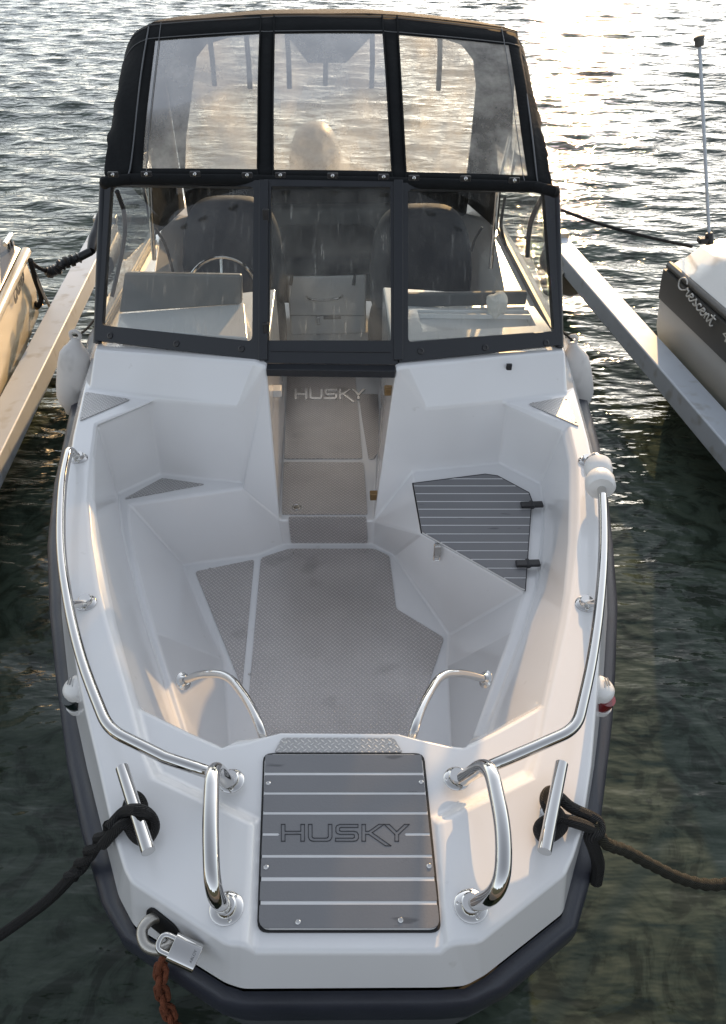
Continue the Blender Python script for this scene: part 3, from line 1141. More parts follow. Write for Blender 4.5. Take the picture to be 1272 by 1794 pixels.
rr = [U(1030, 808, D), U(1045, 797, RZ - .01), U(1054, 855, RZ), U(1057, 950, RZ), U(1051, 1050, RZ), U(1036, 1160, RZ), U(1010, 1277, RZ), U(935, 1310, RZ), U(858, 1343, RZ - .003), U(801, 1366, D)]
rail2 = tube('bow_rail', rail_path(rr), 0.0140, M['chrome'], boat, n=18)
for p, a in ((U(1028, 809, D), 0.9), (U(800, 1365, D), 1.2)):
    flange(rail2, p)
    flange_screws(rail2, p, a0=a)
st = U(1026, 1059, D)
flange(rail2, st)
flange_screws(rail2, st)
tube('stanchion', [st, U(1049, 1055, RZ)], 0.0115, M['chrome'], rail2, n=14)


def hoop(foot, pts, top_end, r=0.0168):
    path = fillet([foot] + pts + [top_end], 0.06, 10)
    h = tube('boarding_hoop', path, r, M['chrome'], boat, n=20)
    flange(h, foot, 0.034)
    flange_screws(h, foot, 0.034, a0=0.9)
    return h


HT = D + 0.125
hoop(U(397, 1592, D), [U(372, 1568, HT - 0.02), U(368, 1450, HT + .01), U(372, 1338, HT), ], U(398, 1368, D + 0.03))
hoop(U(825, 1588, D), [U(880, 1562, HT - 0.02), U(884, 1460, HT + .01), U(858, 1332, HT)], U(812, 1364, D + 0.03))


def cleat(p, q, z=0.060):
    a, b = U(*p, D + z), U(*q, D + z)
    c = tube('mooring_cleat', [a, a.lerp(b, 0.5), b], 0.0145, M['chrome'], boat, n=20)
    for t in (0.40, 0.66):
        m = a.lerp(b, t)
        foot = Vector((m.x, m.y, D))
        tube('post', [foot, m], 0.010, M['chrome'], c, n=14)
        lathe('flange', foot, (0, 0, 1), [(0.024, 0), (0.024, 0.003), (0.018, 0.006), (0.012, 0.007)], M['chrome'], c, n=20)
    return c


cleat((214, 1345), (260, 1492))
cleat((984, 1338), (954, 1492))

# grab rails inside the bow
for pts, fl in (([(322, 1193, -.20), (352, 1180, -.15), (400, 1181, -.11), (440, 1235, -.07), (462, 1290, -.06), (466, 1310, -.14)], (318, 1192, -.21)),
                ([(850, 1190, -.20), (812, 1179, -.15), (772, 1180, -.11), (740, 1235, -.07), (722, 1290, -.06), (718, 1310, -.14)], (857, 1190, -.21))):
    path = fillet([U(x, y, D + z) for x, y, z in pts], 0.06, 6)
    g = tube('grab_rail', path, 0.0115, M['chrome'], boat, n=16)
    d_ = (path[1] - path[0]).normalized()
    lathe('flange', path[0] - d_ * 0.004, d_, [(0.026, 0), (0.026, 0.003), (0.018, 0.006), (0.014, 0.014)], M['chrome'], g, n=20)


# side lamps on the flanks
def nav_lamp(px, py, sgn, lens):
    c = U(px, py, D - 0.055)
    prof = [(0.037, 0), (0.037, 0.020), (0.034, 0.028), (0.026, 0.034), (0.010, 0.037), (0.001, 0.0372)]
    o = lathe('side_lamp', c + Vector((0, 0, -0.002)), (sgn * 0.30, -0.05, 1), prof, M['white_plastic'], boat, n=24)
    lathe('lens', c + Vector((sgn * 0.008, -0.012, -0.032)), (sgn * 0.30, -0.05, 1), [(0.030, 0), (0.031, 0.015), (0.030, 0.031)], lens, o, n=20)
    lathe('base', c + Vector((sgn * 0.006, -0.012, -0.045)), (sgn * 0.30, -0.05, 1), [(0.033, 0), (0.033, 0.014)], M['white_plastic'], o, n=20)
    for k in range(3):
        p = c + Vector((sgn * (0.006 + 0.008 * (k - 1)), 0.004 * k, 0.0375 + 0.000)) + Vector((sgn * 0.010, 0, -0.001 - 0.004 * abs(k - 1)))
        box('print_line', p, (0.003, 0.024, 0.003), M['print'], o, bevel=0)
    return o


nav_lamp(140, 1210, -1, M['green_lens'])
nav_lamp(1047, 1212, 1, M['red_lens'])

# small fittings
box('snap_hook', U(891, 640, D + 0.105) + Vector((0, -0.012, 0.0)), (0.022, 0.012, 0.026), M['plastic'], boat, bevel=0.003)
box('door_stop', UD(680, 684, 2.60), (0.030, 0.03, 0.034), M['brass'], boat, bevel=0.004)
box('door_stop', UD(655, 868, 2.52), (0.034, 0.03, 0.034), M['brass'], boat, bevel=0.004)
_vh = box('vent_cover', UD(486, 685, 2.75), (0.035, 0.05, 0.030), M['white_plastic'], boat, bevel=0.003)

# dark plate on the front facet, standing for shade in the bow slot
_fn = (V['LA12'] - V['LA11']).cross(V['LB11'] - V['LA11']).normalized()
if _fn.y > 0:
    _fn = -_fn
_f0 = V['LA11']
plate('bow_slot_shade', round_poly([UP(x, y, _f0 + _fn * 0.003, _fn) for x, y in ((256, 1594), (266, 1591), (304, 1622), (315, 1640), (300, 1653), (257, 1618))], 0.01), 0.004, M['gasket'], boat, bevel=0, normal=_fn)

# ------------------------------------------------------------------ windscreen
P_BL, P_BC, P_TC = U(170, 597, D + 0.115), U(449, 629, D + 0.17), U(452, 316, D + 0.68)
Q_BR, Q_BC, Q_TC = U(981, 605, D + 0.115), U(708, 634, D + 0.17), U(703, 322, D + 0.68)


def pane_frame(name, outer, inner, p0, p1, p2, glass, thick=0.022, rad=0.02):
    nrm = (p1 - p0).cross(p2 - p0).normalized()
    if nrm.y > 0:
        nrm = -nrm
    O = [UP(x, y, p0, nrm) for x, y in outer]
    I = round_poly([UP(x, y, p0, nrm) for x, y in inner], rad, 4)
    # same count on the outside: project each inner point to the nearest point of the outer outline
    n = len(I)
    k = n // len(O)
    OO = []
    for i in range(len(O)):
        OO += [O[i]] * k
    vs = []
    for off in (0.5, -0.5):
        vs += [p + nrm * thick * off for p in O] + [p + nrm * thick * off for p in I]
    m = len(O)
    N = m + n
    fs = []
    for base in (0, N):
        for i in range(m):
            j = (i + 1) % m
            fan = [base + m + (i * k + q) % n for q in range(k)]
            for a, b in zip(fan[:-1], fan[1:]):
                fs.append((base + i, a, b))
            fs.append((base + i, fan[-1], base + m + (j * k) % n, base + j))
    for i in range(m):
        fs.append((i, (i + 1) % m, N + (i + 1) % m, N + i))
    for i in range(n):
        fs.append((m + i, m + (i + 1) % n, N + m + (i + 1) % n, N + m + i))
    fr = obj(name, vs, fs, M['frame'], boat, smooth=False)
    pane = obj('pane', [p + nrm * 0.0 for p in I], [tuple(range(n))], glass, fr)
    return fr, nrm, O


wl, nl, OL = pane_frame('windscreen_frame', [(182, 314), (462, 318), (461, 632), (170, 597)], [(197, 326), (447, 329), (444, 599), (181, 571)], P_BL, P_BC, P_TC, M['glass'])
wr, nr, OR = pane_frame('windscreen_frame', [(699, 322), (974, 330), (981, 605), (698, 636)], [(713, 333), (951, 336), (969, 582), (713, 601)], Q_BR, Q_BC, Q_TC, M['glass'])
dp0, dp1, dp2 = U(464, 632, D + 0.165), U(697, 636, D + 0.165), U(580, 318, D + 0.685)
wd, nd, OD_ = pane_frame('windscreen_door', [(464, 317), (697, 321), (697, 640), (464, 637)], [(476, 329), (684, 330), (685, 598), (471, 598)], dp0, dp1, dp2, M['door_glass'], thick=0.028, rad=0.006)
# sill under the door, posts beside it, hinges
beam('sill', U(468, 648, D + 0.150), U(692, 651, D + 0.150), 0.045, 0.030, M['frame'], wd)
for x0, x1 in ((462, 463), (698, 698)):
    beam('post', UP(x0, 632, dp0 + nd * 0.008, nd), UP(x1, 318, dp0 + nd * 0.008, nd), 0.034, 0.036, M['frame'], wd, up=nd)
for y in (377, 576):
    box('hinge', UP(466, y, dp0 + nd * 0.028, nd), (0.022, 0.02, 0.05), M['plastic'], wd, bevel=0.004)
beam('rail_line', UP(474, 615, dp0 + nd * 0.016, nd), UP(684, 617, dp0 + nd * 0.016, nd), 0.004, 0.004, M['plastic'], wd)
for (x, y) in ((193, 588), (309, 602), (423, 611)):
    lathe('bolt', UP(x, y, P_BL + nl * 0.011, nl), nl, [(0.013, 0), (0.013, 0.003), (0.010, 0.005), (0.006, 0.005), (0.005, 0.003), (0.001, 0.003)], M['plastic'], wl, n=16)
for (x, y) in ((737, 615), (850, 609), (957, 601)):
    lathe('bolt', UP(x, y, Q_BR + nr * 0.011, nr), nr, [(0.013, 0), (0.013, 0.003), (0.010, 0.005), (0.006, 0.005), (0.005, 0.003), (0.001, 0.003)], M['plastic'], wr, n=16)


# side glass running aft from the windscreen corners
def side_glass(b, t, sg, par):
    b2, t2 = BF(sg * 0.93, 4.15, D + 0.085), BF(sg * 0.88, 4.2, D + 0.50)
    vs, fs = [], []
    fr = obj('side_pane', [b, b2, t2, t], [(0, 1, 2, 3)], M['glass'], par)
    beam('side_rail', t, t2, 0.022, 0.022, M['frame'], par)
    beam('side_rail', b, b2, 0.020, 0.03, M['frame'], par)
    tube('corner_post', [b + Vector((0, 0, -0.01)), b.lerp(t, 0.5) , t], 0.017, M['frame'], par, n=12)


side_glass(OL[3], OL[0], -1, wl)
side_glass(OR[2], OR[1], 1, wr)

# ------------------------------------------------------------------ canopy
canopy = obj('canopy_hem', [(0, 0, 0), (0, 0, 0.001), (0, 0.001, 0)], [(0, 1, 2)], M['black'], None)
bpy.data.objects.remove(canopy)
COLS = [((219, 128), (186, 312)), ((221, 90), (200, 310)), ((235, 61), (213, 308)), ((262, 44), (226, 307)), ((276, 41), (249, 306)),
        ((456, 28), (450, 308)), ((482, 27), (480, 309)), ((668, 27), (686, 312)), ((697, 29), (713, 313)),
        ((886, 51), (927, 319)), ((905, 66), (941, 321)), ((918, 92), (952, 323)), ((922, 128), (968, 327))]
HOOP_D = 3.75
TOP = [UD(x, y, HOOP_D) for (x, y), _ in COLS]
BOT = [U(x, y, D + 0.69) for _, (x, y) in COLS]
ROWS = [0.0, 0.035] + [0.035 + 0.84 * k / 18 for k in range(1, 19)] + [0.935, 1.0]


def front_pt(c, t):
    i = int(c)
    k = c - i
    i2 = min(i + 1, len(COLS) - 1)
    if (c < 4 or c > 9) and k > 0:                # rounded shoulders
        a, b = (0.5 * (2 * S[i] + (S[i2] - S[max(i - 1, 0)]) * k + (2 * S[max(i - 1, 0)] - 5 * S[i] + 4 * S[i2] - S[min(i + 2, 12)]) * k * k
                       + (3 * S[i] - S[max(i - 1, 0)] - 3 * S[i2] + S[min(i + 2, 12)]) * k ** 3) for S in (BOT, TOP))
    else:
        a = BOT[i].lerp(BOT[i2], k)
        b = TOP[i].lerp(TOP[i2], k)
    p = a.lerp(b, t)
    w = min(1.0, max(0.0, (abs(c - 6.3) - 1.2) / 2.0))            # the outer panels flare out to the windscreen corners
    tx = t ** (1.0 - 0.55 * w)
    p.x = a.x + (b.x - a.x) * tx
    edge = max(0.0, 1.0 - min(c, 12 - c) / 1.6)
    if edge > 0:
        pucker = edge * math.sin(math.pi * t) * (0.006 * math.sin(t * 23 + c * 1.7) + 0.004 * math.sin(t * 41 + c * 3.1))
        p.x += pucker * (1.0 if c > 6 else -1.0)
        p.y += 0.6 * pucker
    bulge = math.sin(math.pi * t) * 0.020 + 0.0035 * math.sin(c * 3.1 + t * 7)
    return p + Vector((0, -bulge, bulge * 0.6))


def grid_patch(c0, c1, nc, rows):
    vs = [front_pt(c0 + (c1 - c0) * j / nc, t) for t in rows for j in range(nc + 1)]
    w = nc + 1
    fs = [(i * w + j, i * w + j + 1, (i + 1) * w + j + 1, (i + 1) * w + j) for i in range(len(rows) - 1) for j in range(nc)]
    return vs, fs


def canvas_join(name, patches, mat, parent, solid=0.006):
    vs, fs = [], []
    for v, f in patches:
        fs += [tuple(k + len(vs) for k in q) for q in f]
        vs += v
    return obj(name, vs, fs, mat, parent, smooth=True, solid=solid, weld=True)


clear_rows = ROWS[1:20]
patches = [grid_patch(0, 4, 16, ROWS), grid_patch(9, 12, 12, ROWS), grid_patch(5, 6, 1, ROWS), grid_patch(7, 8, 1, ROWS)]
for a, b in ((4, 5), (6, 7), (8, 9)):
    patches.append(grid_patch(a, b, 4, ROWS[:2]))
    patches.append(grid_patch(a, b, 4, ROWS[19:]))
can_front = canvas_join('canopy_front', patches, M['black'], boat)
for a, b in ((4, 5), (6, 7), (8, 9)):
    v, f = grid_patch(a, b, 4, clear_rows)
    obj('clear_panel', v, f, M['vinyl'], can_front, smooth=True)
# piped zip lines along the outer panels
for c in (3.0, 9.75):
    tube('zip', [front_pt(c, t) + Vector((0, -0.006, 0.004)) for t in ROWS], 0.003, M['grey_vinyl'], can_front, n=6)
for c in (5.05, 5.95, 7.05, 7.95):
    tube('piping', [front_pt(c, t) + Vector((0, -0.006, 0.004)) for t in ROWS], 0.0035, M['black'], can_front, n=6)

for t in (0.885, 0.985):
    tube('seam', [front_pt(12 * k / 60, t) + Vector((0, -0.005, 0.004)) for k in range(61)], 0.0018, M['grey_vinyl'], can_front, n=5)
for c in (4.04, 8.96):
    tube('seam', [front_pt(c, t) + Vector((0, -0.005, 0.004)) for t in ROWS], 0.0018, M['grey_vinyl'], can_front, n=5)

# roof: hoops carried aft
prof = [(0.0, 0.0), (0.05, -0.001), (0.30, -0.024), (0.60, -0.055), (0.92, -0.09)]
hoops = []
tc = BF(0, HOOP_D, 0)
for (dd, dz) in prof:
    r = []
    for i, cc in enumerate((0, 1, 2, 3, 4, 4.5, 5.2, 6.5, 7.8, 9, 10, 11, 12)):
        p = TOP[int(cc)].lerp(TOP[min(int(cc) + 1, 12)], cc - int(cc))
        f = 1.0 if i not in (0, 12) else 0.4
        q = p + BY * dd + Vector((0, 0, dz * f))
        r.append(q)
    hoops.append(catmull(r, 3))
n = len(hoops[0])
roof = obj('canopy_roof', [p for r in hoops for p in r], [(i * n + j, i * n + j + 1, (i + 1) * n + j + 1, (i + 1) * n + j) for i in range(len(hoops) - 1) for j in range(n - 1)], M['black'], boat, smooth=True, solid=0.005)

# side curtains with clear windows
for sg, e in ((-1, 0), (1, 12)):
    rear_top = hoops[-1][0 if sg < 0 else -1]
    ft = TOP[e]
    fb = BOT[e]
    t1 = ft.lerp(rear_top, 0.30) + Vector((0, 0, -0.03))
    b1 = BF(sg * 0.90, 3.98, D + 0.52)
    outer = [fb, ft, t1, b1]
    cen = sum(outer, Vector()) / 4
    inner = [p.lerp(cen, 0.14) for p in outer]
    rest = [t1, rear_top, BF(sg * 0.86, 4.78, D + 0.02), BF(sg * 0.92, 4.15, D + 0.09), BF(sg * 0.90, 4.1, D + 0.48), b1]
    top_strip = [ft, rear_top, t1]
    sd = obj('canopy_side', outer + inner + rest + top_strip, [(i, (i + 1) % 4, 4 + (i + 1) % 4, 4 + i) for i in range(4)] + [tuple(range(8, 14)), (14, 15, 16)], M['black'], boat, solid=0.005, weld=True)
    obj('clear_panel', inner, [(0, 1, 2, 3)], M['vinyl'], sd)

# aft curtain: dark border, clear window, storm flap at the middle
RD = 4.62
rear = hoops[-1]
outer = [BF(-0.84, RD + .15, D - 0.30)] + [rear[i] for i in range(0, n, 3)] + [BF(0.84, RD + .15, D - 0.30)]
inner_px = [(324, 306), (326, 240), (338, 150), (345, 100), (362, 78), (400, 66), (460, 60), (580, 58), (700, 60), (770, 66), (808, 78), (829, 105), (834, 150), (826, 240), (818, 306)]
inner = [UD(x, y, RD + 0.05) for x, y in inner_px]
m = len(outer)
assert m == len(inner), (m, len(inner))
aft = obj('canopy_aft', outer + inner, [(i, i + 1, m + i + 1, m + i) for i in range(m - 1)] + [(m - 1, 0, m, 2 * m - 1)], M['black'], boat, solid=0.005)
obj('clear_panel', inner, [tuple(range(m))], M['vinyl'], aft)
plate('storm_flap', [UD(x, y, RD - 0.06) for x, y in ((495, 52), (662, 52), (606, 110), (540, 110))], 0.004, M['black'], aft, bevel=0, normal=(0, 1, 0))
for (x0, y0, x1, y1) in ((300, 70, 314, 158), (366, 55, 376, 150), (431, 55, 438, 155), (503, 60, 507, 155), (570, 60, 570, 150), (652, 55, 651, 155), (771, 62, 768, 158)):
    tube('strap', [UD(x0, y0, 4.35), UD((x0 + x1) / 2 + 1, (y0 + y1) / 2, 4.35), UD(x1, y1, 4.35)], 0.014, M['black'], aft, n=8, flat=0.9)

solid_letters(aft, lambda x, y: UD(402 + x / WORD_W * 33, 341 - y * 7, 4.56), 0.003, M['grey_vinyl'], nrm=(0, -1, 0))

# roll hem over the windscreen with its turn buttons
hem = [BOT[0] + Vector((-0.02, 0.03, -0.03))] + [p + Vector((0, -0.012, -0.012)) for p in BOT] + [BOT[-1] + Vector((0.02, 0.03, -0.03))]
tube('hem', catmull(hem, 4), 0.020, M['black'], can_front, n=12)
hem2 = [p + Vector((0, -0.016, 0.028)) for p in BOT[1:-1]]
for (x, y) in ((200, 304), (258, 303), (343, 303), (434, 305), (492, 305), (583, 306), (672, 308), (725, 310), (815, 311), (900, 314)):
    c = U(x, y, D + 0.725)
    b_ = box('turn_button', c + Vector((0, -0.012, 0)), (0.040, 0.012, 0.020), M['plastic'], can_front, bevel=0.004)
    lathe('stud', c + Vector((0, -0.018, 0.0)), (0, -0.7, 0.7), [(0.0065, 0), (0.0065, 0.005), (0.004, 0.007), (0.001, 0.007)], M['chrome'], b_, n=12)

# ------------------------------------------------------------------ behind the windscreen
# helm
dash = plate('helm_shelf', [U(205, 574, D + .155), U(434, 592, D + .175), U(428, 531, D + .175), U(208, 549, D + .155)], 0.02, M['gel'], boat, bevel=0.006)
pl = [U(208, 549, D + .155), U(424, 534, D + .175)]
pod_b = [pl[0], pl[1]]
pod_t = [UD(218, 478, pl[0].y + 0.03), UD(424, 482, pl[1].y + 0.03)]
bk = [p + BY * 0.05 for p in pod_b] + [p + BY * 0.035 + Vector((0, 0, -0.004)) for p in pod_t]
obj('instrument_pod', pod_b + pod_t + bk, [(0, 1, 3, 2), (4, 6, 7, 5), (2, 3, 7, 6), (0, 2, 6, 4), (1, 5, 7, 3), (0, 4, 5, 1)], M['dash'], boat, bevel=0.01)
wc = UD(390, 516, 3.52)
ax1 = BX
ax2 = (Vector((0, 0.45, 0.9))).normalized()
wheel = tube('steering_wheel', [wc + ax1 * math.cos(a) * 0.17 + ax2 * math.sin(a) * 0.17 for a in [2 * math.pi * k / 40 for k in range(40)]], 0.010, M['chrome'], boat, n=10, closed=True)
lathe('hub', wc, ax1.cross(ax2), [(0.05, -0.01), (0.05, 0.01), (0.03, 0.02)], M['plastic'], wheel)
for k in range(3):
    a = math.pi / 2 + k * 2.094
    tube('spoke', [wc, wc + ax1 * math.cos(a) * 0.165 + ax2 * math.sin(a) * 0.165], 0.008, M['steel'], wheel, n=8)
# throttle box and its cables on the starboard side
box('throttle_box', UD(338, 487, 3.75), (0.10, 0.10, 0.05), M['plastic'], boat, bevel=0.01)

# glove tray on the port side
tr_o = [U(716, 598, D + .172), U(967, 580, D + .14), U(935, 537, D + .14), U(716, 541, D + .172)]
tr_i = [U(742, 581, D + .172), U(938, 570, D + .145), U(925, 543, D + .145), U(732, 543, D + .172)]
dn = [p + Vector((0, 0, -0.09)) for p in tr_i]
obj('tray_rim', tr_o + tr_i + dn, [(i, (i + 1) % 4, 4 + (i + 1) % 4, 4 + i) for i in range(4)] + [(4 + i, 4 + (i + 1) % 4, 8 + (i + 1) % 4, 8 + i) for i in range(4)] + [(8, 9, 10, 11)], M['gel'], boat, bevel=0.006)
plate('tray_mat', [p + Vector((0, 0, 0.004)) for p in dn], 0.003, M['dash'], boat, bevel=0)
beam('tray_fiddle', U(730, 553, D + .16), U(930, 555, D + .15), 0.012, 0.02, M['gel'], boat)
box('dash_back', U(820, 530, D + .17) + BY * 0.04, (0.52, 0.03, 0.06), M['grey_vinyl'], boat, bevel=0.008)


def seat(cx_px, y_px, d, w, name='helm_seat'):
    top = UD(cx_px, y_px, d)
    b = lambda x, y, z: (x * (1 - 0.16 * max(0, z) / 0.35), y + 0.16 * z, z)
    o = soft_block(name, top + Vector((0, 0.02, -0.30)), (w, 0.20, 0.62), M['seat'], boat, e=3.6, bend=b)
    soft_block('seat_cushion', top + Vector((0, -0.24, -0.56)), (w * 1.02, 0.52, 0.20), M['seat'], o, e=3.6)
    soft_block('skirt', top + Vector((0, -0.12, -0.64)), (w * 0.98, 0.50, 0.34), M['seat'], o, e=5)
    return o


seat(398, 357, 4.0, 0.54)
seat(742, 371, 3.95, 0.55)
# rear module with lid, handle and latch
mod_d = 4.12
mb0, mb1 = UD(507, 600, mod_d), UD(638, 600, mod_d)
mt0 = UD(507, 485, mod_d)
wid = (mb1 - mb0).length
hgt = mt0.z - (D - 0.50)
mc = (mb0 + mb1) / 2
module = box('rear_module', Vector((mc.x, mod_d + 0.25, D - 0.50 + hgt / 2)), (wid, 0.5, hgt), M['gel'], boat, bevel=0.012)
pth = fillet([UD(537, 520, mod_d - 0.00), UD(542, 524, mod_d - .035), UD(570, 527, mod_d - .04), UD(596, 522, mod_d - .035), UD(600, 518, mod_d)], 0.03)
tube('handle', pth, 0.007, M['chrome'], module, n=10)
box('latch', UD(557, 562, mod_d - 0.01), (0.022, 0.012, 0.05), M['chrome'], module, bevel=0.003)
box('recess', UD(582, 556, mod_d - 0.004), (0.10, 0.006, 0.022), M['grey_vinyl'], module, bevel=0.002)
beam('lid_line', UD(508, 553, mod_d - 0.001), UD(638, 553, mod_d - 0.001), 0.004, 0.004, M['grey_vinyl'], module)
for x in (510, 620):
    tube('strap', [UD(x + 3, 475, mod_d + .02), UD(x - 1, 500, mod_d - 0.01)], 0.010, M['plastic'], module, n=8)
soft_block('module_cushion', Vector((mc.x, mod_d + 0.27, mt0.z + 0.05)), (wid * 1.35, 0.55, 0.13), M['seat'], boat, e=6)
soft_block('bench_backrest', BF(0.02, 4.68, D - 0.12), (1.35, 0.14, 0.36), M['grey_vinyl'], boat, e=6)
soft_block('bench_cushion', BF(0.02, 4.45, D - 0.30), (1.40, 0.42, 0.14), M['seat'], boat, e=6)
box('engine_well', BF(0, 5.50, D - 0.36), (1.5, 0.4, 0.30), M['gel'], boat, bevel=0.03, seg=3)
# outboard engine at the stern
ec = UD(552, 262, 6.25)
eng = soft_block('outboard_engine', ec + Vector((0, 0, -0.05)), (0.40, 0.58, 0.46), M['cowl'], boat, e=2.8, bend=lambda x, y, z: (x * (1 - 0.25 * max(0, z) / 0.25), y * (1 - 0.15 * max(0, z) / 0.25), z))
box('midsection', ec + Vector((0, 0.02, -0.55)), (0.22, 0.30, 0.70), M['cowl'], eng, bevel=0.04, seg=3)
# inner stays of the canopy and the black curtain tubes
for pts, r, mt in (([(262, 322, 3.35), (266, 395, 3.35), (270, 455, 3.35)], 0.010, 'chrome'), ([(250, 322, 3.55), (264, 392, 3.4)], 0.008, 'plastic'),
                   ([(272, 400, 3.4), (290, 430, 3.45), (303, 475, 3.5)], 0.007, 'plastic'), ([(205, 335, 3.2), (218, 378, 3.25), (216, 430, 3.25), (196, 520, 3.15)], 0.009, 'plastic'),
                   ([(871, 335, 3.4), (866, 400, 3.4), (860, 470, 3.4)], 0.010, 'chrome'), ([(885, 345, 3.5), (878, 395, 3.45), (886, 430, 3.45)], 0.007, 'plastic'),
                   ([(845, 398, 3.6), (832, 420, 3.6), (826, 440, 3.6)], 0.006, 'plastic'), ([(952, 342, 3.2), (930, 390, 3.25), (924, 450, 3.25)], 0.011, 'plastic'),
                   ([(905, 250, 3.9), (895, 320, 3.6)], 0.010, 'steel'), ([(893, 240, 3.9), (872, 330, 3.5)], 0.008, 'steel')):
    tube('canopy_stay', catmull([UD(*p) for p in pts], 6), r, M[mt], boat, n=10)

# ------------------------------------------------------------------ things on and around the boat
cup = thing('paper_bundle', 'crumpled white paper bundle on the dash tray behind the windscreen', 'paper', U(868, 552, D + .145))
c = U(868, 552, D + 0.150)
random.seed(3)
soft_block('wad', c + Vector((0, 0, 0.045)), (0.085, 0.07, 0.10), M['tissue'], cup, e=2.5, n=20, m=12,
           bend=lambda x, y, z: (x * (1 + 0.25 * z / 0.05) + 0.006 * math.sin(y * 160), y + 0.006 * math.sin(z * 190 + x * 60), z + 0.008 * math.sin(x * 130)))

# bobbin roller on the port rail
ra, rb_ = UD(1045, 812, U(1047, 815, RZ).y), U(1053, 857, RZ)
ra = U(1047, 812, RZ)
ax = (rb_ - ra).normalized()
L = (rb_ - ra).length
roller = lathe('rail_roller', ra, ax, [(0.018, 0), (0.036, 0.001), (0.044, 0.010), (0.045, L * 0.30), (0.040, L * 0.44), (0.036, L * 0.50), (0.040, L * 0.55), (0.046, L * 0.66), (0.047, L * 0.92), (0.040, L), (0.018, L + .001)], M['white_plastic'], None, n=28)
tag(roller, 'white plastic bobbin threaded on the top of the right-hand bow rail', 'rail roller')


def fender(top, bot, r, label):
    length = (bot - top).length
    t = thing('boat_fender', label, 'fender', bot, 'fenders hung along the boat')
    ax = (bot - top).normalized()
    prof = [(0.016, 0), (0.022, 0.015), (0.034, 0.032), (r * 0.70, 0.046), (r * 0.92, 0.072), (r, 0.12), (r, length - 0.11), (r * 0.93, length - 0.06), (r * 0.7, length - 0.025), (0.03, length - 0.008), (0.016, length + 0.02), (0.001, length + 0.022)]
    lathe('body', top, ax, prof, M['fender'], t, n=26, smooth=True)
    e = [top + Vector((0.02 * math.cos(a), 0, 0.012 + 0.02 * math.sin(a))) for a in [2 * math.pi * k / 14 for k in range(14)]]
    tube('eye', e, 0.008, M['fender'], t, n=8, closed=True)
    return t, top


f1, ft1 = fender(UD(133, 592, 3.0), UD(124, 718, 2.93), 0.067, 'grey-white fender hanging between the boat and the left boom')
tube('lanyard', catmull([ft1 + Vector((0, 0, 0.01)), UD(150, 578, 3.1), UD(172, 552, 3.25)], 5), 0.005, M['rope_black'], f1, n=8)
f2, ft2 = fender(UD(1002, 600, 2.95), UD(1019, 714, 2.86), 0.064, 'white fender hanging between the boat and the right boom')
tube('lanyard', catmull([ft2 + Vector((0, 0, 0.01)), UD(990, 585, 2.95), UD(977, 570, 3.05)], 5), 0.005, M['rope_black'], f2, n=8)


# booms
def boom(label, a, b, wd_, dirs, cap):
    t = thing('mooring_boom', label, 'mooring boom', (a + b) / 2, 'galvanised mooring booms')
    ax = (b - a).normalized()
    s = Vector((ax.y, -ax.x, 0)).normalized()
    zz = Vector((0, 0, 1))
    vs, fs = box_verts((a + b) / 2 - zz * 0.06, (b - a) / 2, s * wd_ / 2, zz * 0.06)
    obj('beam', vs, fs, M['boom'], t, bevel=0.010, seg=3)
    tube('float', [b - zz * 0.16 - ax * 0.5, b - zz * 0.16 - ax * 0.05], 0.11, M['charcoal'], t, n=20)
    box('end_bracket', b - ax * 0.03 + zz * 0.01, (wd_ * 1.15, 0.09, 0.05), M['galv'], t, bevel=0.008, axes=(s, ax, zz))
    lathe('end_eye', b + zz * 0.03, (0, 0, 1), [(0.025, 0), (0.025, 0.04), (0.012, 0.06), (0.001, 0.062)], M['charcoal'], t, n=14)
    return t


zb = 0.36
l_n = (U(0, 690, zb) + U(0, 800, zb)) / 2
l_f = (U(164, 400, zb) + U(180, 425, zb)) / 2
l_dir = (l_f - l_n).normalized()
boom('grey galvanised mooring boom along the left of the boat', l_n - l_dir * 2.6, l_f + l_dir * 0.35, 0.155, None, None)
r_n = (U(1272, 721, zb) + U(1272, 776, zb)) / 2
r_f = (U(986, 411, zb) + U(975, 432, zb)) / 2
r_dir = (r_f - r_n).normalized()
boom('sunlit galvanised mooring boom along the right of the boat', r_n - r_dir * 2.6, r_f + r_dir * 0.12, 0.155, None, None)


# neighbouring boats -----------------------------------------------------------------
def hull_loft(rows, flip=False):
    n = len(rows[0])
    vs = [p for r in rows for p in r]
    fs = [(i * n + j, i * n + j + 1, (i + 1) * n + j + 1, (i + 1) * n + j) for i in range(len(rows) - 1) for j in range(n - 1)]
    return vs, fs


# left neighbour: stern corner in view, length running towards the dock
lb = thing('moored_boat', 'cream boat at the left edge with black registration letters', 'boat', (-2.9, 2.6, 0))
zg = 0.66
c0 = U(53, 441, zg)                # stern corner of the rub rail
c1 = U(0, 556, zg)
dr = (c1 - c0).normalized()
stations = []
Lb = 4.4
nst = 14
for i in range(nst + 1):
    t = i / nst
    p = c0 + dr * (t * Lb)
    inb = 1.3 * max(0, (t - 0.45) / 0.55) ** 2.2        # the bow closes
    p = p + Vector((-inb, 0, 0))
    stations.append(p)


def side_rows(specs):
    rows = []
    for (off, z) in specs:
        rows.append([Vector((p.x + off, p.y, z)) for p in stations])
    return rows


# starboard side (the one seen), mirrored about the centre line for the far side
beam_w = 1.75
cl = c0.x - beam_w / 2


def mirror(p):
    cx0 = cl + (p.y - c0.y) * (dr.x / dr.y)
    return Vector((2 * cx0 - p.x, p.y, p.z))


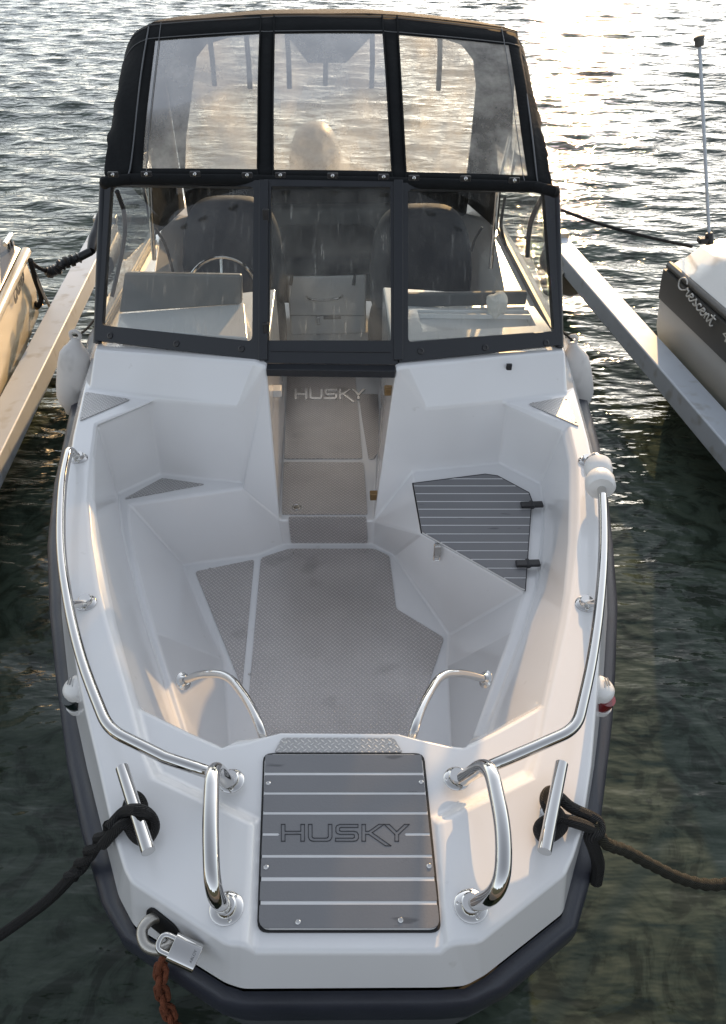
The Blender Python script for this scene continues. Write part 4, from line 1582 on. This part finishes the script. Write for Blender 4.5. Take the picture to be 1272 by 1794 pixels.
spec = [(-0.05, zg), (-0.03, 0.42), (-0.06, 0.24), (-0.12, 0.16), (-0.22, 0.02), (-0.45, -0.15)]
rows = side_rows(spec)
full = []
for r in zip(*rows):
    full.append([mirror(p) for p in r][::1] + [p for p in r][::-1])
vs, fs = hull_loft(full)
nn = len(full[0])
fs.append(tuple(range(nn)))
obj('hull', vs, fs, M['cream'], lb, smooth='auto')
# rub rail and bulwark
tube('rub_rail', [p + Vector((-0.025, 0, 0.0)) for p in stations], 0.030, M['cream'], lb, n=12)
bul = []
for (off, z) in ((-0.055, zg + 0.02), (-0.115, zg + 0.085), (-0.135, zg + 0.095), (-0.30, zg + 0.10)):
    bul.append([Vector((p.x + off, p.y - (0.05 if z > zg + .03 else 0.0), z)) for p in stations])
full = []
for r in zip(*bul):
    full.append([p for p in r] + [mirror(p) for p in r][::-1])
vs, fs = hull_loft(full)
fs.append(tuple(range(len(full[0]))))
obj('deck', vs, fs, M['cream'], lb, smooth='auto')
plate('deck_panel', [U(0, 420, zg + .112), U(24, 422, zg + .112), U(26, 440, zg + .112), U(0, 500, zg + .112)], 0.010, M['grey_vinyl'], lb, bevel=0.002)
ca, cb = U(8, 428, zg + 0.17), U(19, 411, zg + 0.17)
lcl = tube('cleat', [ca, cb], 0.014, M['chrome'], lb, n=14)
for t in (0.3, 0.7):
    m_ = ca.lerp(cb, t)
    tube('post', [m_, Vector((m_.x, m_.y, zg + 0.10))], 0.010, M['chrome'], lcl, n=10)


def text_mesh(s, size, extrude=0.0, bold=0.0):
    cu = bpy.data.curves.new('letters', 'FONT')
    cu.body = s
    cu.size = size
    cu.extrude = extrude
    cu.offset = bold
    ob = bpy.data.objects.new('tmp', cu)
    COL.objects.link(ob)
    dg = bpy.context.evaluated_depsgraph_get()
    me = bpy.data.meshes.new_from_object(ob.evaluated_get(dg))
    v = [p.co.copy() for p in me.vertices]
    f = [tuple(p.vertices) for p in me.polygons]
    bpy.data.objects.remove(ob)
    return v, f


# registration on the hull side: baseline runs along the side, reading from the left
def on_left_side(px, py):
    nrm = Vector((1, 0, 0))
    n_ = Vector((-dr.y, dr.x, 0)).normalized()
    if n_.x < 0:
        n_ = -n_
    return UP(px, py, c0 + n_ * (-0.022), n_)


xs_ = 0.0
tv, tf = text_mesh('CKE 15', 1.0, 0.0, 0.08)
wmax = max(p.x for p in tv)
hmax = max(p.y for p in tv)
ta, tb = on_left_side(26, 534), on_left_side(43, 488)
tu = on_left_side(22, 503) - ta
vs = [ta + (tb - ta) * (p.x / wmax) + tu * (p.y / hmax) * 0.9 for p in tv]
obj('lettering', vs, tf, M['ink'], lb)
# stern line on its quarter and the hanging tackle
tk = thing('stern_tackle', 'dark hanging rope and wooden-handled tackle at the cream boat\'s stern', 'tackle', U(66, 520, 0.3))
tube('rope', catmull([UD(53, 455, c0.y - .05), UD(62, 490, c0.y), UD(72, 520, c0.y), UD(68, 535, c0.y), UD(60, 530, c0.y)], 6), 0.016, M['rope_black'], tk, n=10)
tube('hook', catmull([UD(55, 462, c0.y), UD(70, 500, c0.y), UD(78, 520, c0.y), UD(88, 538, c0.y)], 5), 0.010, M['galv'], tk, n=8)
tube('ring', catmull([UD(60, 538, c0.y), UD(66, 540, c0.y), UD(73, 532, c0.y)], 5), 0.010, M['brass'], tk, n=8)

# mooring line with rubber snubber from that boat to the end of the left boom
p0, p1 = UD(54, 458, c0.y + 0.05), l_f + l_dir * 0.30 + Vector((0, 0, 0.10))
snub = thing('snubber_line', 'black mooring line with ribbed rubber snubber beside the left boom', 'mooring line', U(110, 465, 0.3))
pa, pb = UD(80, 475, 4.75), UD(160, 440, 4.9)
tube('rope', catmull([p0, UD(66, 468, 4.75), pa], 5), 0.012, M['rope_black'], snub, n=8)
path = catmull([pa, UD(95, 476, 4.78), UD(110, 462, 4.8), UD(130, 455, 4.85), pb], 12)
tube('rubber', path, [0.026 + (0.012 if (i // 3) % 2 and 14 < i < 40 else 0.0) + (0.012 if 4 < i < 10 else 0) for i in range(len(path))], M['plastic'], snub, n=12)
tube('strop', catmull([pb, UD(165, 420, 5.0), UD(172, 400, 5.1), UD(178, 372, 5.2)], 6), [0.026 + 0.012 * math.sin(math.pi * i / 18) for i in range(19)], M['plastic'], snub, n=12)

# right neighbour with the dark sheer stripe
rbt = thing('moored_boat', 'pale boat at the right edge with charcoal stripe and script name', 'boat', (2.7, 2.4, 0))
zt = 0.72
e0 = U(1163, 468, zt)
e1 = U(1272, 565, zt)
er = (e1 - e0).normalized()
rst = []
for i in range(nst + 1):
    t = i / nst
    p = e0 + er * (t * 4.2)
    inb = 0.9 * max(0, (t - 0.5) / 0.5) ** 2.2
    rst.append(p + Vector((inb, 0, 0)))
bw2 = 1.7
ecl = e0.x + bw2 / 2


def rmirror(p):
    return Vector((2 * (ecl + (p.y - e0.y) * (er.x / er.y)) - p.x, p.y, p.z))


def both(specs):
    full = []
    for i, p in enumerate(rst):
        row = [Vector((p.x + off, p.y + (0.0 if i else dy), z)) for off, z, dy in specs]
        full.append(row + [rmirror(q) for q in row][::-1])
    return full


full = both([(0.02, zt - 0.18, -.01), (0.04, 0.36, -.02), (0.08, 0.24, -.03), (0.18, 0.08, -.04), (0.35, -0.10, -.06)])
vs, fs = hull_loft(full)
fs.append(tuple(range(len(full[0]))))
obj('hull', vs, fs, M['crescent_hull'], rbt, smooth='auto')
full = both([(0.012, zt - 0.185, -.008), (0.002, zt - 0.08, -.004), (0.000, zt - 0.01, 0)])
vs, fs = hull_loft(full)
fs.append(tuple(range(len(full[0]))))
obj('sheer_stripe', vs, fs, M['charcoal'], rbt, smooth='auto')
tube('gunwale_trim', [p + Vector((0.030, 0.0, 0.012)) for p in rst], 0.022, M['charcoal'], rbt, n=12)
full = both([(0.02, zt + 0.01, -0.02), (0.06, zt + 0.05, -.03), (0.09, zt + 0.075, -0.05), (0.15, zt + 0.145, -0.06), (0.25, zt + 0.185, -0.05), (0.45, zt + 0.20, -0.04)])
vs, fs = hull_loft(full)
fs.append(tuple(range(len(full[0]))))
obj('deck', vs, fs, M['white_gel2'], rbt, smooth=True)
sole = [e0 + Vector((0.30, -0.45, 0.185)), e0 + Vector((1.38, -0.45, 0.185)), e0 + Vector((1.75, -2.8, 0.185)), e0 + Vector((0.78, -2.8, 0.185))]


def on_right_side(px, py):
    n_ = Vector((-er.y, er.x, 0)).normalized()
    if n_.x > 0:
        n_ = -n_
    return UP(px, py, e0 + n_ * 0.010, n_)


# script lettering as pen strokes
SCRIPT = {
    'C': [[(.95, .78), (.80, .98), (.45, 1.0), (.12, .72), (.05, .35), (.25, .03), (.60, .0), (.95, .22), (1.1, .38)]],
    'r': [[(0, .30), (.10, .50), (.14, .58), (.22, .48), (.40, .50), (.36, .20), (.42, .04), (.56, .10), (.66, .28)]],
    'e': [[(0, .26), (.25, .30), (.44, .42), (.38, .55), (.20, .56), (.08, .32), (.14, .06), (.36, .0), (.62, .22)]],
    's': [[(0, .24), (.20, .44), (.30, .58), (.34, .40), (.46, .22), (.36, .02), (.12, .06)], [(.36, .02), (.62, .22)]],
    'c': [[(.50, .48), (.34, .58), (.14, .44), (.08, .20), (.22, .0), (.42, .06), (.64, .26)]],
    'n': [[(0, .26), (.10, .52), (.16, .02)], [(.16, .3), (.34, .56), (.48, .50), (.48, .14), (.58, .02), (.74, .26)]],
    't': [[(.0, .26), (.22, .62), (.30, .98), (.20, .40), (.24, .06), (.40, .0), (.56, .18)], [(-.05, .72), (.60, .76)]],
}


def place_script(px0, py0, px1, py1, hx, hy, word, mat, parent, wpx, adv):
    x = 0
    total = sum(adv[ch] for ch in word)
    for ch in word:
        vs, fs = [], []
        for st_ in SCRIPT[ch]:
            def mp(u, v):
                a = (x + u) / total
                return on_right_side(px0 + (px1 - px0) * a + hx * v, py0 + (py1 - py0) * a + hy * v)
            pth_ = catmull([mp(*q) for q in st_], 4)
            v, f, _ = sweep(pth_, wpx, 6)
            fs += [tuple(k + len(vs) for k in q) for q in f]
            vs += v
        obj('letter', vs, fs, mat, parent, smooth=True)
        x += adv[ch]


ADV = {'C': 1.05, 'r': .64, 'e': .60, 's': .60, 'c': .60, 'n': .74, 't': .60}
place_script(1186, 499, 1247, 574, 9, -18, 'Crescent', M['pale_ink'], rbt, 0.0045, ADV)
tv, tf = text_mesh('465', 1.0)
wmax, hmax = max(p.x for p in tv), max(p.y for p in tv)
ta, tb = on_right_side(1263, 590), on_right_side(1292, 628)
tu = on_right_side(1271, 573) - ta
obj('lettering', [ta + (tb - ta) * (p.x / wmax) + tu * (p.y / hmax) for p in tv], tf, M['pale_ink'], rbt)
# stern light on its pole
pb_ = U(1243, 421, zt + 0.20)
pt_ = UD(1225, 68, pb_.y + .1)
pole = thing('stern_light_pole', 'thin stern light pole rising from the boat at the right edge', 'light pole', pb_)
tube('pole', [pb_, pb_.lerp(pt_, 0.97)], 0.009, M['boom'], pole, n=10)
axp = (pt_ - pb_).normalized()
lathe('socket', pb_ - axp * 0.02, axp, [(0.022, 0), (0.022, 0.05), (0.018, 0.06), (0.012, 0.062)], M['plastic'], pole, n=14)
lathe('lamp', pb_.lerp(pt_, 0.965), axp, [(0.020, 0), (0.022, 0.008), (0.022, 0.03), (0.026, 0.033), (0.026, 0.045), (0.01, 0.052), (0.001, 0.053)], M['charcoal'], pole, n=14)
box('bracket', U(1231, 421, zt + 0.20), (0.05, 0.05, 0.03), M['plastic'], pole, bevel=0.008)
# thin line across the right gap
tline = tube('stern_line', catmull([UD(972, 364, 4.2), UD(1050, 392, 4.2), UD(1130, 414, 4.25), UD(1212, 432, e0.y)], 6), 0.009, M['rope_black'], None, n=8)
tag(tline, 'thin dark line stretched from the canopy side to the right-hand boat', 'mooring line')


# bow lines ---------------------------------------------------------------------------
def braid(path, r, turns, mat, parent, name='strand', k=3):
    """laid rope: strands twisted round one another"""
    for s_ in range(k):
        pts_ = []
        n_ = len(path)
        N = Vector((0, 0, 1))
        dist = 0
        for i in range(n_):
            a = path[max(i - 1, 0)]
            b = path[min(i + 1, n_ - 1)]
            T = (b - a).normalized()
            N = (N - T * N.dot(T)).normalized()
            B = T.cross(N)
            if i:
                dist += (path[i] - path[i - 1]).length
            ph = dist * turns * 6.283 + s_ * 6.283 / k
            pts_.append(path[i] + (N * math.cos(ph) + B * math.sin(ph)) * r * 0.52)
        tube(name, pts_, r * 0.60, mat, parent, n=8)


bl = thing('bow_line', 'black braided bow line made fast to the left-hand cleat', 'mooring line', U(240, 1440, D))
z1 = D + 0.03
loop = catmull([U(190, 1452, D + .02), U(215, 1424, z1), U(240, 1418, D + .085), U(262, 1428, z1 + .02), U(270, 1450, z1), U(255, 1472, z1 - .005), U(234, 1462, z1 - .01), U(222, 1432, z1 - .01), U(228, 1402, z1 - .008), U(240, 1396, z1 - .005), U(250, 1414, z1 - .01), U(240, 1440, z1 - .005), U(212, 1446, z1), U(180, 1480, D - .02)], 6)
tube('loop', loop, 0.0125, M['rope_black'], bl, n=10)
tail = catmull([U(196, 1446, D + .015), U(160, 1490, D - .09), U(138, 1520, D - .16), U(90, 1572, D - .28), U(30, 1618, D - .42), U(-60, 1680, D - .55)], 14)
braid(tail[:34], 0.0165, 8, M['rope_black'], bl, k=2)
tube('tail', tail[26:], 0.0135, M['rope_black'], bl, n=10)

br = thing('bow_line', 'olive braided bow line looped on the right-hand cleat, trailing to the right', 'mooring line', U(975, 1430, D))
loop = catmull([U(1030, 1428, D + .0), U(1000, 1414, z1), U(980, 1396, z1 - .005), U(966, 1386, z1 - .01), U(956, 1394, z1 - .01), U(958, 1412, z1 - .01), U(978, 1424, z1), U(986, 1446, z1 - .005), U(968, 1464, z1 - .01), U(950, 1466, z1 - .01), U(944, 1450, z1 - .01), U(958, 1438, z1 - .005), U(985, 1436, z1), U(1012, 1442, z1), U(1038, 1452, D - .02)], 6)
tube('loop', loop, 0.0125, M['rope_black'], br, n=10)
knot = catmull([U(1026, 1428, D + .0), U(1046, 1440, D - .02), U(1048, 1458, D - .03), U(1034, 1466, D - .03), U(1042, 1490, D - .08), U(1048, 1515, D - .14), U(1044, 1545, D - .20)], 8)
tube('knot', knot, 0.0150, M['rope_black'], br, n=10)
tail = catmull([U(1036, 1440, D - .01), U(1060, 1476, D - .06), U(1095, 1490, D - .12), U(1140, 1514, D - .18), U(1190, 1538, D - .24), U(1240, 1550, D - .28), U(1300, 1545, D - .30), U(1400, 1530, D - .30)], 14)
tube('tail', tail, [0.0135 + 0.0015 * math.sin(i * 1.3) for i in range(len(tail))], M['rope_olive'], br, n=12)

# shackle, padlock and chain at the bow eye ---------------------------------------------
shp = [U(278, 1606, D - .055), U(262, 1612, D - .045), U(249, 1630, D - .045), U(254, 1654, D - .050), U(272, 1664, D - .055), U(292, 1660, D - .055), U(302, 1648, D - .06)]
shk = thing('bow_shackle', 'heavy galvanised shackle hooked through the slot at the bow', 'shackle', shp[3])
tube('bow', catmull(shp, 8), 0.0115, M['galv'], shk, n=14)
tube('pin', [U(300, 1632, D - .085), U(258, 1602, D - .085)], 0.010, M['galv'], shk, n=12)
pk = thing('padlock', 'silver padlock hanging on the bow shackle, rusty chain beneath', 'padlock', U(324, 1680, D - .09))
pc = U(324, 1669, D - 0.035)
vw = (EYE - pc).normalized()
e1_ = (U(348, 1679, D - 0.045) - U(300, 1657, D - 0.03))
e1_ = (e1_ - vw * e1_.dot(vw)).normalized()
e2_ = vw.cross(e1_).normalized()
sec = []
hw, hl, th = 0.0265, 0.029, 0.0145
prof_ = [(-1, .25), (-.93, .62), (-.80, .86), (-.60, 1), (.60, 1), (.80, .86), (.93, .62), (1, .25), (1, -.25), (.93, -.62), (.80, -.86), (.6, -1), (-.6, -1), (-.8, -.86), (-.93, -.62), (-1, -.25)]
vs = []
for t in (-1, 1):
    for (a, b) in prof_:
        vs.append(pc + e1_ * hl * t + e2_ * hw * a + vw * th * b)
n_ = len(prof_)
fs = [tuple(range(n_ - 1, -1, -1)), tuple(range(n_, 2 * n_))] + [(i, (i + 1) % n_, n_ + (i + 1) % n_, n_ + i) for i in range(n_)]
pbody = obj('lock_body', vs, fs, M['chrome'], pk, bevel=0.002, seg=2, angle=50)
tube('lock_shackle', fillet([pc - e1_ * hl * 0.7 + e2_ * 0.015, pc - e1_ * (hl + 0.026) + e2_ * 0.015, pc - e1_ * (hl + 0.026) - e2_ * 0.015, pc - e1_ * hl * 0.7 - e2_ * 0.015], 0.014, 8), 0.0058, M['chrome'], pk, n=12)
tv, tf = text_mesh('ABLOY', 0.0075)
wmx = max(p.x for p in tv)
obj('lettering', [pc + e1_ * (0.020 - p.y) + e2_ * (p.x - wmx / 2) + vw * (th + 0.0006) for p in tv], tf, M['groove'], pk)

ch = thing('rusty_chain', 'rusty orange-brown chain hanging from the bow shackle', 'chain', U(300, 1790, D - .55))
cp = catmull([U(290, 1672, D - .085), U(281, 1705, D - .14), U(284, 1740, D - .22), U(296, 1775, D - .30), U(312, 1812, D - .38), U(330, 1860, D - .46)], 10)
acc, pts_ = 0.0, [cp[0]]
step = 0.040
for a, b in zip(cp[:-1], cp[1:]):
    seg_ = (b - a).length
    while acc + seg_ >= step:
        a = a.lerp(b, (step - acc) / seg_)
        pts_.append(a)
        seg_ = (b - a).length
        acc = 0.0
    acc += seg_
for i in range(len(pts_) - 1):
    a, b = pts_[i], pts_[i + 1]
    t_ = (b - a).normalized()
    view = (EYE - a).normalized()
    s0 = t_.cross(view).normalized()
    s1 = t_.cross(s0).normalized()
    w_ = (s0 * 0.9 + s1 * 0.43 if i % 2 else s0 * -0.43 + s1 * 0.9).normalized()
    m_ = (a + b) / 2
    ring = []
    for k in range(20):
        an = 2 * math.pi * k / 20
        ca_, sa_ = math.cos(an), math.sin(an)
        ring.append(m_ + t_ * (ca_ * 0.013 + math.copysign(0.016, ca_)) + w_ * sa_ * 0.0120)
    tube('link', ring, 0.0056, M['rust'], ch, n=8, closed=True)
